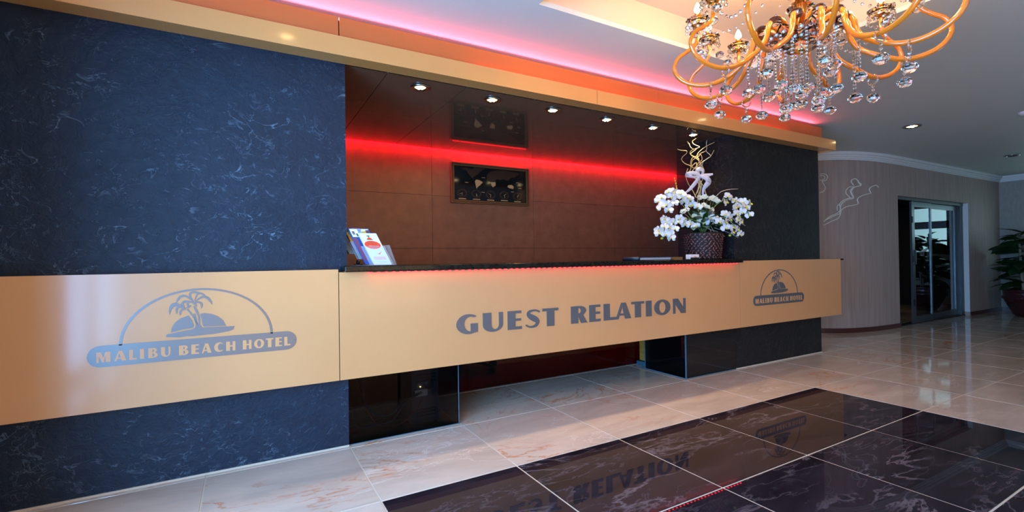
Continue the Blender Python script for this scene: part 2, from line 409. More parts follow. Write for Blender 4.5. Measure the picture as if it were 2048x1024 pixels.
# curved taupe wall running to the far corner
PATH = [(8.75, 2.9), (8.76, 2.3), (8.8, 1.8), (8.86, 1.55), (8.95, 1.35), (9.08, 1.16), (9.25, 1.0), (9.45, .86), (9.67, .76), (9.95, .68), (10.25, .62), (10.7, .58), (11.2, .56)]
PATH = [tuple(p)[:2] for p in smooth_path([(a, b_, 0) for a, b_ in PATH], 3)]
P2 = [(14.78, .515), (16.8, .48)]
def offset(path, d):
    out = []
    for i, p in enumerate(path):
        a = Vector(path[max(i-1, 0)]); c_ = Vector(path[min(i+1, len(path)-1)]); t = (c_-a).normalized()
        n = Vector((t.y, -t.x)); out.append((p[0]+n.x*d, p[1]+n.y*d))
    return out
def wall_strip(mb, path, z0, z1, t0=0.0, t1=-.12, smooth=True):
    A = offset(path, t0); B = offset(path, t1); v = []; f = []
    for (a, b_) in zip(A, B): v += [(a[0], a[1], z0), (a[0], a[1], z1), (b_[0], b_[1], z1), (b_[0], b_[1], z0)]
    for i in range(len(path)-1):
        for k in range(4): f.append((i*4+k, i*4+(k+1) % 4, i*4+4+(k+1) % 4, i*4+4+k)[::-1])
    n = (len(path)-1)*4
    f.append((0, 1, 2, 3)); f.append((n+3, n+2, n+1, n))
    mb.add(v, f, 0, False); return mb
b = MB(); wall_strip(b, PATH, 0, ZC); wall_strip(b, [(11.2, .56), (14.78, .515)], 2.765, ZC); wall_strip(b, P2, 0, ZC)
b.box(11.18, 11.2, .56, .82, 0, 2.765).box(14.78, 14.80, .52, .82, 0, 2.765)
wc = b.build('wall_rear', [M['wallpaper']], kind='structure')
b = MB(); b.box(14.772, 14.782, .512, .66, 0.09, 2.765).build('door_reveal', [M['white']], wc)
full = PATH+[(14.78, .515), (16.8, .48)]
b = MB()
for z0, z1, t in ((3.41, 3.44, .02), (3.435, 3.475, .04), (3.47, 3.51, .065), (3.505, ZC, .10)): wall_strip(b, full, z0, z1, t, 0.0)
for z0, z1, t in ((3.41, 3.44, .02), (3.435, 3.475, .04), (3.47, 3.51, .065), (3.505, ZC, .10)): b.box(16.8-t, 16.8, -8.8, .5, z0, z1)
b.build('trim_3', [M['white']], kind='structure')
b = MB(); wall_strip(b, PATH, 0, .09, .018, 0.0); wall_strip(b, P2, 0, .09, .018, 0.0)
b.build('baseboard_rear', [M['baseboard']], kind='structure')
MB().box(16.78, 16.8, -8.8, .48, 0, .09).build('baseboard_right', [M['baseboard']], kind='structure')
# east wall with a high window
EY0, EY1 = -3.4, -0.14
b = MB(); b.box(16.8, 16.95, EY1, .7, 0, ZC).box(16.8, 16.95, -9.0, EY0, 0, ZC).box(16.8, 16.95, EY0, EY1, 0, 1.60).box(16.8, 16.95, EY0, EY1, 2.88, ZC)
b.build('wall_far_right', [M['wallpaper2']], kind='structure')
b = MB(); b.box(16.82, 16.93, EY0, EY1, 2.27, 2.48).box(16.82, 16.9, EY0, EY0+.06, 1.60, 2.88).box(16.82, 16.9, EY1-.06, EY1, 1.60, 2.88)
for y in (-2.4, -1.3): b.box(16.84, 16.9, y-.03, y+.03, 1.60, 2.88)
b.build('window_1', [M['alu_dark']], kind='structure')
# lobby side window (left of the frame) and rear wall with a window added for fill (behind the camera)
b = MB(); b.box(-2.30, -2.072, -9.0, WIN_L['y1'], 0, ZC).box(-2.30, -2.072, WIN_L['y1'], WIN_L['y0'], WIN_L['z1'], ZC)
b.build('wall_window_left', [M['white']], kind='structure')
b = MB()
for k in range(5):
    y = WIN_L['y1']+(WIN_L['y0']-WIN_L['y1'])*k/4
    b.box(-2.22, -2.15, y-.03, y+.03, 0, WIN_L['z1'])
b.box(-2.22, -2.15, WIN_L['y1'], WIN_L['y0'], WIN_L['z1']-.08, WIN_L['z1']).box(-2.22, -2.15, WIN_L['y1'], WIN_L['y0'], 0, .08)
b.build('window_2', [M['alu']], kind='structure')
b = MB(); b.box(-2.3, -1.4, -9.0, -8.85, 0, ZC).box(7.4, 17.2, -9.0, -8.85, 0, ZC).box(-1.4, 7.4, -9.0, -8.85, 3.15, ZC).box(-1.4, 7.4, -9.0, -8.85, 0, .3)
b.build('wall_front', [M['white']], kind='structure')
b = MB()
for k in range(7): b.box(-1.4+8.8*k/6-.03, -1.4+8.8*k/6+.03, -8.95, -8.88, .3, 3.15)
b.build('rear_fill_window', [M['alu']], kind='structure')

# sliding glass door and the dim room beyond
DY = .62
d = empty('door_1', (13.0, DY, 0), kind='structure')
def dp(name, mats, parent, *boxes, **k):
    b = MB()
    for q in boxes: b.box(q[0]-13.0, q[1]-13.0, q[2]-DY, q[3]-DY, q[4], q[5])
    return b.build(name, mats, parent, **k)
dp('door_frame', [M['alu_dark']], d, (11.2, 14.77, DY-.02, DY+.12, 2.70, 2.765), (14.60, 14.77, DY-.01, DY+.12, 0, 2.70), (11.2, 11.24, DY, DY+.12, 0, 2.7), (11.2, 14.77, DY-.02, DY+.12, 0, .02))
def leaf(x0, x1, y, sw, sw2, mt):
    lf = dp('door_leaf', [mt], d, (x0, x0+sw, y, y+.04, .02, 2.69), (x1-sw2, x1, y, y+.04, .02, 2.69), (x0+sw, x1-sw2, y, y+.04, .02, .16), (x0+sw, x1-sw2, y, y+.04, 2.58, 2.69))
    dp('door_pane', [M['door_glass']], lf, (x0+sw, x1-sw2, y+.015, y+.025, .16, 2.58))
    return lf
l1 = leaf(12.00, 13.00, DY+.00, .13, .06, M['alu'])
l2 = leaf(12.86, 14.62, DY+.055, .20, .15, M['alu'])
dp('door_handle', [M['black']], l1, (12.06, 12.12, DY-.03, DY, 1.30, 1.62))
for z in (2.22, 1.35, .40): dp('door_hinge', [M['black']], l1, (12.00, 12.05, DY-.015, DY, z, z+.14))
b = MB(); b.box(10.4, 10.5, .8, 4.9, 0, 3.0).box(16.7, 16.8, .7, 4.9, 0, 3.0).box(10.4, 16.8, 4.8, 4.9, 0, 3.0).box(10.4, 16.8, .8, 4.9, 2.95, 3.0)
b.build('wall_inner_room', [M['dark_panel']], kind='structure')

# ================================================================== RECEPTION COUNTER
FY = -.05
rc = empty('reception_counter', (2.7, 0, 0), 'long beige laminate reception counter lettered GUEST RELATION, floating above dark glass', 'counter')
def cp(mb, name, mats, parent=None, **k):
    mb.v = [(x-2.7, y, z) for x, y, z in mb.v]
    return mb.build(name, mats, parent or rc, **k)
p1 = cp(MB().box(-2.065, -.088, FY, .05, .578, 1.472), 'front_panel', [M['laminate']])
p2 = cp(MB().box(-.082, 5.022, FY, .05, .578, 1.448), 'front_panel', [M['laminate']])
p3 = cp(MB().box(5.030, 7.60, FY, .05, .578, 1.472), 'front_panel', [M['laminate']])
cp(MB().box(-2.06, 7.55, FY+.02, .05, .60, 1.44), 'panel_backing', [M['groove']])

def ell(cx, cy, rx, ry, a0, a1, n=14): return [(cx+rx*cos(radians(a0+(a1-a0)*i/n)), cy+ry*sin(radians(a0+(a1-a0)*i/n))) for i in range(n+1)]
def stroke(pts, ws):
    l = []; r = []
    for i, p in enumerate(pts):
        a = pts[max(i-1, 0)]; c_ = pts[min(i+1, len(pts)-1)]
        t = Vector((c_[0]-a[0], c_[1]-a[1])); t.normalize(); n = Vector((-t.y, t.x)); w_ = ws[i] if isinstance(ws, (list, tuple)) else ws
        l.append((p[0]+n.x*w_, p[1]+n.y*w_)); r.append((p[0]-n.x*w_, p[1]-n.y*w_))
    return l+r[::-1]
sp = smooth_path([(.93, .84, 0), (.74, .93, 0), (.50, .945, 0), (.27, .88, 0), (.22, .74, 0), (.38, .60, 0), (.62, .47, 0), (.78, .33, 0), (.72, .15, 0), (.50, .055, 0), (.25, .07, 0), (.05, .17, 0)], 3)
nsp = len(sp)
sw_ = [0.045+0.115*math.exp(-((i/(nsp-1)-.52)/.22)**2) for i in range(nsp)]
GL = {
 'I': ([(0, 0), (1, 0), (1, 1), (0, 1)], []),
 'L': ([(0, 0), (1, 0), (1, .17), (.50, .17), (.50, 1), (0, 1)], []),
 'E': ([(0, 0), (1, 0), (1, .15), (.55, .15), (.55, .45), (.95, .45), (.95, .58), (.55, .58), (.55, .86), (.98, .86), (.98, 1), (0, 1)], []),
 'T': ([(.27, 0), (.74, 0), (.74, .85), (1, .85), (1, 1), (0, 1), (0, .85), (.27, .85)], []),
 'H': ([(0, 0), (.42, 0), (.42, .44), (.70, .44), (.70, 0), (1, 0), (1, 1), (.70, 1), (.70, .59), (.42, .59), (.42, 1), (0, 1)], []),
 'A': ([(0, 0), (.17, 0), (.25, .21), (.55, .21), (.60, 0), (1, 0), (.66, 1), (.36, 1)], [[(.30, .34), (.52, .34), (.43, .76)]]),
 'N': ([(0, 0), (.19, 0), (.19, .64), (.64, 0), (1, 0), (1, 1), (.81, 1), (.81, .40), (.40, 1), (0, 1)], []),
 'M': ([(0, 0), (.17, 0), (.17, .62), (.40, 0), (.52, 0), (.64, .62), (.64, 0), (1, 0), (1, 1), (.62, 1), (.50, .45), (.32, 1), (0, 1)], []),
 'B': ([(0, 0)]+ell(.56, .28, .44, .28, -90, 62, 9)+ell(.54, .77, .38, .23, -50, 90, 9)+[(0, 1)], [[(.46, .13)]+ell(.50, .29, .15, .16, -90, 90, 6)+[(.46, .45)], [(.46, .59)]+ell(.50, .73, .11, .14, -90, 90, 6)+[(.46, .87)]]),
 'R': ([(0, 0), (.45, 0), (.45, .40), (.62, 0), (1, 0), (.76, .46)]+ell(.52, .73, .42, .27, -42, 90, 10)+[(0, 1)], [[(.45, .56)]+ell(.49, .72, .13, .16, -90, 90, 6)+[(.45, .88)]]),
 'U': ([(0, 1), (0, .36)]+ell(.5, .36, .5, .37, 180, 360, 12)+[(1, 1), (.80, 1), (.80, .36)]+ell(.61, .36, .19, .24, 360, 180, 8)+[(.42, 1)], []),
 'O': (ell(.5, .5, .5, .51, 0, 352, 22), [ell(.5, .5, .20, .37, 0, 345, 14)]),
 'C': (ell(.55, .5, .55, .51, 42, 318, 18)+ell(.66, .5, .26, .38, 300, 60, 14), []),
 'G': (ell(.57, .5, .57, .51, 48, 296, 18)+[(1.0, .07), (1.0, .52), (.66, .52), (.66, .12)]+ell(.66, .5, .30, .38, 285, 62, 12), []),
 'S': (stroke([(p.x, p.y) for p in sp], sw_), []),
}
def letter(ch, x0, x1, z0, z1, y, t, name, mt, parent):
    o_, hs = GL[ch]
    f = lambda l: [(x0+a*(x1-x0), z0+b_*(z1-z0)) for a, b_ in l]
    return cp(MB().prism(f(o_), y-t, y+.002, [f(q) for q in hs]), name, [mt], parent)
tx = [0.929, 1.145, 1.198, 1.412, 1.464, 1.622, 1.66, 1.846, 1.866, 2.061, 2.221, 2.435, 2.463, 2.62, 2.663, 2.838, 2.835, 3.064, 3.068, 3.269, 3.295, 3.386, 3.427, 3.698, 3.741, 3.963]
for k, ch in enumerate('GUESTRELATION'):
    letter(ch, tx[2*k], tx[2*k+1], .851, 1.032, FY, .006, 'letter', M['vinyl'], p2)

SUN = [[[-1.191, 1.062], [-1.186, 1.095], [-1.167, 1.128], [-1.138, 1.154], [-1.09, 1.172], [-1.067, 1.133], [-1.058, 1.1], [-1.064, 1.083], [-1.132, 1.075]],
 [[-1.062, 1.182], [-1.05, 1.183], [-1.034, 1.104], [-1.041, 1.106]],
 [[-1.022, 1.179], [-0.994, 1.182], [-0.954, 1.174], [-0.913, 1.153], [-0.882, 1.122], [-0.865, 1.082], [-1.001, 1.087], [-1.008, 1.1], [-1.013, 1.14]]]
ISLE = [[-1.22, 1.033], [-1.215, 1.05], [-1.068, 1.074], [-1.051, 1.084], [-1.049, 1.111], [-1.06, 1.148], [-1.083, 1.189], [-1.102, 1.216], [-1.093, 1.221], [-1.073, 1.192], [-1.051, 1.147], [-1.038, 1.107], [-1.033, 1.098], [-1.031, 1.126], [-1.037, 1.166], [-1.063, 1.235], [-1.05, 1.234], [-1.034, 1.201], [-1.023, 1.157], [-1.02, 1.101], [-1.008, 1.081], [-0.811, 1.075], [-0.82, 1.052], [-0.845, 1.042], [-0.934, 1.03], [-1.002, 1.028], [-1.068, 1.025], [-1.1, 1.028], [-1.146, 1.024]]
FR = [((-1.06, 1.266), (-1.121, 1.312), (-1.16, 1.258), 0.0121), ((-1.06, 1.27), (-1.076, 1.33), (-1.0, 1.318), 0.0111), ((-1.053, 1.27), (-1.026, 1.324), (-0.98, 1.289), 0.0093), ((-1.053, 1.262), (-0.993, 1.298), (-0.948, 1.24), 0.013), ((-1.056, 1.258), (-1.017, 1.256), (-1.015, 1.216), 0.0111), ((-1.06, 1.258), (-1.092, 1.264), (-1.087, 1.224), 0.0102), ((-1.06, 1.262), (-1.112, 1.269), (-1.131, 1.239), 0.0111), ((-1.066, 1.258), (-1.053, 1.25), (-1.04, 1.233), 0.0093), ((-1.112, 1.222), (-1.176, 1.257), (-1.197, 1.183), 0.0121), ((-1.112, 1.222), (-1.163, 1.248), (-1.187, 1.221), 0.0102), ((-1.112, 1.22), (-1.151, 1.232), (-1.156, 1.188), 0.0102), ((-1.106, 1.214), (-1.131, 1.211), (-1.138, 1.175), 0.0102), ((-1.112, 1.226), (-1.121, 1.266), (-1.089, 1.272), 0.0093), ((-1.109, 1.226), (-1.086, 1.232), (-1.076, 1.243), 0.0074)]
LXS = [-1.586, -1.514, -1.496, -1.432, -1.418, -1.378, -1.361, -1.339, -1.317, -1.265, -1.247, -1.194, -1.146, -1.091, -1.075, -1.029, -1.014, -0.955, -0.939, -0.882, -0.866, -0.808, -0.761, -0.705, -0.688, -0.622, -0.611, -0.56, -0.547, -0.501, -0.486, -0.443]
def logo(parent, X0, X1, dz, mt):
    """hotel emblem: sun, island, palms, arch and a banner, spanning X0..X1"""
    q = lambda x: X0+(x+1.634)*(X1-X0)/1.234
    mp = lambda l: [(q(a), b_+dz) for a, b_ in l]
    zb, zt = .868, 1.008; r = (zt-zb)/2; k = min(1, 0.066*(X1-X0)/1.234/0.066)
    rx = r*1.0
    pill = [(X1-rx+rx*cos(radians(a)), (zb+zt)/2+dz+r*sin(radians(a))) for a in range(-90, 91, 15)]+[(X0+rx-rx*cos(radians(a)), (zb+zt)/2+dz+r*sin(radians(a))) for a in range(90, -91, -15)]
    cp(MB().prism(pill, FY-.003, FY+.002), 'banner', [mt], parent)
    cxm = (-1.471-.563)/2; rx_ = (1.471-.563)/2
    arc = [(cxm+rx_*cos(radians(a)), 1.0+.36*sin(radians(a))) for a in range(180, -1, -5)]
    inn = [(cxm+(rx_-.016)*cos(radians(a)), 1.0+.347*sin(radians(a))) for a in range(0, 181, 5)]
    cp(MB().prism(mp(arc+inn), FY-.003, FY+.002), 'arch_line', [mt], parent)
    b = MB()
    for s_ in SUN: b.prism(mp(s_), FY-.003, FY+.002)
    cp(b, 'sun_emblem', [mt], parent)
    b = MB().prism(mp(ISLE), FY-.003, FY+.002)
    for fi, (a, c_, e, w_) in enumerate(FR):
        w_ *= .62
        pts = [((1-t)**2*a[0]+2*t*(1-t)*(2*c_[0]-.5*a[0]-.5*e[0])+t*t*e[0], (1-t)**2*a[1]+2*t*(1-t)*(2*c_[1]-.5*a[1]-.5*e[1])+t*t*e[1]) for t in [i/8 for i in range(9)]]
        ws = [w_*(0.35+2.2*(i/8)*(1-i/8)**.7) if i < 8 else .0006 for i in range(9)]
        sk = mp(stroke(pts, ws)); m_ = len(pts)
        for i in range(m_-1): b.prism([sk[i], sk[i+1], sk[2*m_-2-i], sk[2*m_-1-i]], FY-.0032-.00012*fi, FY+.002)
    cp(b, 'palm_emblem', [mt], parent)
    for i_, ch in enumerate('MALIBUBEACHHOTEL'):
        x0, x1 = q(LXS[2*i_]), q(LXS[2*i_+1])
        letter(ch, x0, x1, .899+dz, .966+dz, FY-.0028, .002, 'letter', M['laminate'], parent)
logo(p1, -1.634, -.40, 0, M['vinyl'])
logo(p3, 5.309, 6.540, -.022, M['vinyl'])

# black granite top
ct = MB().box(-.05, 5.00, -.13, .58, 1.450, 1.500).build('countertop', [M['granite']], label='polished black granite countertop along the reception counter', cat='countertop')
mod = ct.modifiers.new('b', 'BEVEL'); mod.width = .006; mod.segments = 2
MB().box(7.215, 7.95, .07, .27, 1.448, 1.474).build('wall_shelf', [M['granite']], label='short thin black shelf on the right side of the right slate wall', cat='shelf')

# led strip with its diodes under the countertop
ls = cp(MB().box(.15, 4.92, -.105, -.093, 1.444, 1.450), 'led_strip', [M['black']])
b = MB()
for k in range(76):
    x = .16+k*(4.74/75); b.box(x-.011, x+.011, -.105, -.092, 1.440, 1.445)
cp(b, 'led_diode', [M['red_led_bright']], ls, kind='stuff')
# glass below
g1 = cp(MB().box(.002, .990, .07, .085, 0, 1.44), 'glass_panel', [M['smoke']], label='smoked glass panel with cables and a computer behind it')
cp(MB().box(.990, .998, .068, .087, 0, 1.44).box(.002, .998, .068, .070, 0, .006), 'glass_edge', [M['glass_edge']], g1)
g2 = cp(MB().box(4.09, 5.065, .055, .07, 0, 1.44), 'glass_panel', [M['black_glass']], label='opaque black glass panel beside right slate wall')
cp(MB().box(4.075, 4.088, .052, .065, 0, 1.44).box(4.075, 5.065, .050, .054, 0, .006), 'glass_edge', [M['glass_edge']], g2)
g3 = cp(MB().box(4.075, 4.088, .065, .74, 0, 1.44), 'glass_panel', [M['smoke_dark']], label='dark side glass panel')
cp(MB().box(4.073, 4.09, .74, .755, 0, 1.44).box(4.070, 4.074, .065, .75, 0, .008), 'glass_edge', [M['glass_edge']], g3)
g4 = cp(MB().box(.0, 4.90, 1.05, 1.065, 0, 1.30), 'glass_panel', [M['smoke_dark']], label='long dark glass modesty panel behind the opening')
cp(MB().box(.0, 5.05, .12, 1.40, 1.20, 1.24), 'desk_worktop', [M['black']])
cp(MB().box(4.30, 5.05, .10, .16, 0.02, 1.2), 'inner_panel', [M['black']])

# ================================================================== DOWNLIGHTS
ORD = ['first', 'second', 'third', 'fourth', 'fifth', 'sixth']
def spot(name, loc, power, col, ang=110, blend=.8, size=.03):
    l = bpy.data.lights.new(name, 'SPOT'); l.energy = power; l.color = col; l.spot_size = radians(ang); l.spot_blend = blend; l.shadow_soft_size = size
    o = bpy.data.objects.new(name, l); COL.objects.link(o); o.location = Vector(loc)*S
    return o
ring = MB().lathe([(.058, 0), (.088, -.002), (.092, -.010), (.080, -.016), (.060, -.014), (.054, .0)], 28).mesh('ring', [M['steel']])
face = MB()
face.lathe([(.0, -.006), (.052, -.006), (.054, .0)], 20, mi=0)
face_me = face.mesh('lamp_face', [M['lamp_soft']])
bl = MB()
for a in range(3): bl.ball((.018*cos(a*2.1), .018*sin(a*2.1), -.012), .017, .010, 8, 5)
bl_me = bl.mesh('led_cluster', [M['lamp']])
off_me = MB().lathe([(.0, -.004), (.052, -.004), (.054, .0)], 20).mesh('lamp_off', [M['lamp_off']])
for k, x in enumerate([.734, 1.507, 2.268, 3.050, 3.819, 4.573]):
    e = empty('recessed_downlight', (x, .29, ZS-.001), 'lit recessed spotlight in the glossy brown alcove ceiling, %s from the left slate wall' % ORD[k], 'ceiling light', 'spotlights above the counter')
    inst('trim_ring', ring, e); f_ = inst('lamp_face', face_me, e); inst('led_cluster', bl_me, f_)
    spot('spot', (x, .29, ZS-.03), 26, (1.0, .72, .42))
for x, y, on, lb in ((-.40, -.88, 1, 'lit lobby ceiling downlight above the frame, mirrored on the left end of the beige fascia'), (5.13, -.88, 1, 'lit ceiling downlight seen among the hanging crystals of the chandelier'),
                     (8.475, -.70, 1, 'lit recessed downlight in the grey lobby ceiling near the curved wall'), (13.2, -.66, 0, 'unlit recessed downlight in the ceiling near the far corner')):
    e = empty('recessed_downlight', (x, y, ZC-.001), lb, 'ceiling light')
    inst('trim_ring', ring, e, scale=(1.35, 1.35, 1)); f_ = inst('lamp_face', face_me if on else off_me, e, scale=(1.35, 1.35, 1))
    if on: inst('led_cluster', bl_me, f_); spot('spot', (x, y, ZC-.04), 16, (1.0, .74, .45))
e = empty('ceiling_fixture', (9.12, -1.86, ZC-.001), 'small white round ceiling fixture at the right edge of the picture', 'ceiling fixture')
MB().lathe([(.0, -.05), (.10, -.045), (.13, -.02), (.14, 0)], 24).build('cover', [M['white']], e)
MB().lathe([(.0, -.075), (.035, -.07), (.045, -.05)], 16).build('sensor', [M['white']], e)

# ================================================================== WORLD MAP CLOCK
mx, mz = 2.68, 2.72
wm = empty('world_clock_panel', (mx, 2.65, mz), 'black framed world map with five small clocks on the brown back wall', 'wall clock')
def wp(mb, name, mats, parent=None, **k):
    mb.v = [(x-mx, y-2.65, z-mz) for x, y, z in mb.v]
    return mb.build(name, mats, parent or wm, **k)
b = MB()
x0, x1, z0, z1, t = 1.99, 3.365, 2.412, 3.03, .048
b.box(x0, x1, 2.595, 2.648, z1-t, z1).box(x0, x1, 2.595, 2.648, z0, z0+t).box(x0, x0+t, 2.595, 2.648, z0+t, z1-t).box(x1-t, x1, 2.595, 2.648, z0+t, z1-t)
fr = wp(b, 'frame', [M['frame_gold']])
b = MB()
q = .018
b.box(x0+q, x1-q, 2.588, 2.597, z1-q-.008, z1-q).box(x0+q, x1-q, 2.588, 2.597, z0+q, z0+q+.008).box(x0+q, x0+q+.008, 2.588, 2.597, z0+q, z1-q).box(x1-q-.008, x1-q, 2.588, 2.597, z0+q, z1-q)
wp(b, 'frame_bead', [M['groove']], fr)
wp(MB().box(x0+t, x1-t, 2.615, 2.648, z0+t, z1-t), 'map_board', [M['map_black']])
CONT = [('bronze', [[2.152, 2.944], [2.233, 2.967], [2.341, 2.951], [2.388, 2.975], [2.499, 2.978], [2.583, 2.975], [2.526, 2.95], [2.46, 2.894], [2.413, 2.857], [2.357, 2.819], [2.394, 2.792], [2.339, 2.814], [2.285, 2.864], [2.25, 2.919]]),
 ('gilt', [[2.412, 2.79], [2.468, 2.785], [2.527, 2.756], [2.485, 2.711], [2.438, 2.677], [2.419, 2.648], [2.402, 2.705], [2.39, 2.763]]),
 ('bronze', [[2.6, 2.862], [2.639, 2.925], [2.755, 2.96], [2.911, 2.973], [3.11, 2.962], [3.191, 2.942], [3.109, 2.875], [3.028, 2.86], [2.987, 2.813], [2.928, 2.818], [2.889, 2.832], [2.83, 2.811], [2.791, 2.825], [2.75, 2.80], [2.745, 2.772], [2.662, 2.772], [2.61, 2.80]]),
 ('gilt', [[2.659, 2.767], [2.752, 2.771], [2.751, 2.72], [2.706, 2.688], [2.68, 2.715]]),
 ('gilt', [[2.966, 2.711], [2.986, 2.74], [3.05, 2.748], [3.086, 2.719], [3.075, 2.683], [3.005, 2.693]])]
for c_, pl in CONT: wp(MB().prism(pl, 2.611, 2.616), 'continent', [M['map_tan'] if c_ == 'gilt' else M['map_brown']])
for x, z in ((2.25, 2.735), (2.54, 2.83), (3.06, 2.635), (3.16, 2.79), (3.20, 2.70), (2.53, 2.60)): wp(MB().box(x-.028, x+.028, 2.612, 2.616, z-.004, z+.004), 'place_marker', [M['map_tan']])
for k, (x, z) in enumerate([(2.173, 2.566), (2.414, 2.567), (2.662, 2.566), (2.908, 2.571), (3.152, 2.565)]):
    o = [(x+.080*cos(radians(a)), z+.062*sin(radians(a))) for a in range(0, 360, 15)]
    i_ = [(x+.076*cos(radians(a)), z+.059*sin(radians(a))) for a in range(0, 360, 15)]
    b = MB().prism(o, 2.611, 2.616, [i_])
    for a in range(0, 360, 30):
        ca, sa = cos(radians(a)), sin(radians(a)); b.prism([(x+.060*ca-.003, z+.047*sa-.004), (x+.060*ca+.003, z+.047*sa-.004), (x+.060*ca+.003, z+.047*sa+.004), (x+.060*ca-.003, z+.047*sa+.004)], 2.611, 2.616)
    dl = wp(b, 'clock_dial', [M['frame_gold']])
    b = MB()
    for ang, ln in (([(200, .045), (265, .05)], [(265, .05), (285, .052)], [(150, .04), (265, .055)], [(40, .04), (280, .05)], [(45, .04), (270, .03)])[k]):
        ca, sa = cos(radians(ang)), sin(radians(ang)); b.prism(stroke([(x-.008*ca, z-.006*sa), (x+ln*ca, z+ln*.8*sa)], .0028), 2.608, 2.614)
    wp(b, 'clock_hand', [M['map_tan']], dl)
    wp(MB().box(x-.062, x+.062, 2.611, 2.616, z-.092, z-.078), 'name_plate', [M['map_tan']])
st = wp(MB().box(2.02, 3.34, 2.625, 2.645, z1, z1+.003), 'led_strip', [M['black']])
b = MB()
for k in range(48): b.box(2.04+k*.0273, 2.052+k*.0273, 2.630, 2.642, z1+.002, z1+.007)
wp(b, 'led_diode', [M['red_led']], st, kind='stuff')

# ================================================================== BROCHURES
CT = 1.500
def tilt_box(x0, x1, y, th, z0, hgt, lean, mi=0):
    b = MB(); v = []
    for z, f in ((z0, 0), (z0+hgt, 1)):
        for dy in (0, th):
            for x in (x0, x1): v.append((x-lean[0]*f, y+dy+lean[1]*f, z))
    b.add(v, [(0, 2, 3, 1), (4, 5, 7, 6), (0, 1, 5, 4), (2, 6, 7, 3), (0, 4, 6, 2), (1, 3, 7, 5)], mi); return b
hl = empty('brochure_holder', (.17, .10, CT), 'clear acrylic three-tier brochure holder at the left end of the granite counter', 'brochure holder')
def hp(b, name, mats, parent=hl, base=(.17, .10, CT), **k):
    b.v = [(x-base[0], y-base[1], z-base[2]) for x, y, z in b.v]; return b.build(name, mats, parent, **k)
hl.location.x += .08*S
LX, LY = .115, .07    # lean of the sheets (left and back) over their height
for (xa, xb, y, zz, hh) in ((.085, .285, -.055, CT+.002, .16), (.015, .225, .045, CT+.055, .15), (-.045, .165, .145, CT+.10, .15)):
    hp(tilt_box(xa, xb, y, .004, zz, hh, (LX*hh/.27, LY*hh/.27)), 'pocket_front', [M['acrylic']])
    hp(tilt_box(xa, xb, y+.07, .004, zz, hh+.03, (LX*(hh+.03)/.27, LY*(hh+.03)/.27)), 'pocket_back', [M['acrylic']])
hp(MB().box(-.03, .30, -.055, .22, CT, CT+.004), 'base_plate', [M['acrylic']])
hp(tilt_box(.245, .325, .005, .004, CT+.003, .17, (.05, .04)), 'side_fin', [M['acrylic']])
def brochure(label, x0, x1, y, th, z0, hh, mt, deco=()):
    bs = ((x0+x1)/2, y, z0)
    e = empty('brochure', (bs[0]+.08, bs[1], bs[2]), label, 'brochure', 'brochures in the holder')
    ln = (LX*hh/.27, LY*hh/.27)
    hp(tilt_box(x0, x1, y, th, z0, hh, ln), 'sheet', [mt], e, bs)
    for kind, u0, v0, u1, v1, mm in deco:
        b = MB(); W = x1-x0
        if kind == 'e':
            pl = [(.5*(u0+u1)+.5*(u1-u0)*cos(radians(a)), .5*(v0+v1)+.5*(v1-v0)*sin(radians(a))) for a in range(0, 360, 20)]
        elif kind == 'b': pl = [(u0, v0), (u1, v0), (u1, v1), (u0, v1)]
        elif kind == 'h': pl = [(.5*(u0+u1)+.5*(u1-u0)*cos(radians(a)), v0+(v1-v0)*sin(radians(a))) for a in range(0, 181, 20)]
        else: pl = [(u0, v0+.4*(v1-v0)), (u0+.35*(u1-u0), v0), (u1, v1), (u0+.38*(u1-u0), v0+.35*(v1-v0))]
        n = len(pl); v = [(x0+u*W-ln[0]*vv, y+ln[1]*vv-.0015, z0+hh*vv) for u, vv in pl]+[(x0+u*W-ln[0]*vv, y+ln[1]*vv, z0+hh*vv) for u, vv in pl]
        b.add(v, [tuple(range(n))]+[(i, n+i, n+(i+1) % n, (i+1) % n) for i in range(n)])
        hp(b, 'print', [mm], e, bs)
R_ = [('b', .08, .80, .30, .93, M['paper_yellow']), ('b', .35, .74, .62, .88, M['paper_cyan']), ('b', .66, .80, .95, .95, M['red_ink']), ('b', .1, .5, .5, .72, M['paper_plum'])]
brochure('white leaflet with an orange oval and red tick mark, frontmost in the holder', .118, .268, -.050, .030, CT+.004, .268, M['paper'],
 [('e', .04, .50, .92, .76, M['red_ink']), ('b', .30, .69, .72, .705, M['paper']), ('b', .18, .64, .80, .655, M['paper']), ('b', .22, .59, .78, .605, M['paper']), ('b', .40, .55, .66, .565, M['paper']), ('t', .50, .32, .80, .44, M['red_ink']), ('h', .33, .80, .62, .865, M['red_ink']), ('b', .28, .785, .66, .80, M['green_ink']),
  ('b', .46, .865, .50, .895, M['green_ink']), ('e', .38, .89, .56, .93, M['green_ink']), ('b', .18, .16, .85, .26, M['pink_ink']), ('b', .22, .09, .80, .10, M['grey_ink']), ('b', .3, .34, .5, .345, M['grey_ink'])])
brochure('blue edged brochure with a colourful picture strip, just behind the white leaflet', .062, .235, .010, .028, CT+.01, .305, M['paper_blue'],
 [('b', .06, .76, .96, .985, M['paper']), ('b', .42, .82, .62, .98, M['paper_cyan']), ('b', .62, .80, .80, .93, M['paper_yellow']), ('b', .80, .80, .96, .96, M['paper_plum']), ('b', .12, .82, .24, .92, M['black']), ('b', .28, .78, .38, .86, M['black']), ('b', .02, .1, .22, .74, M['paper_plum'])])
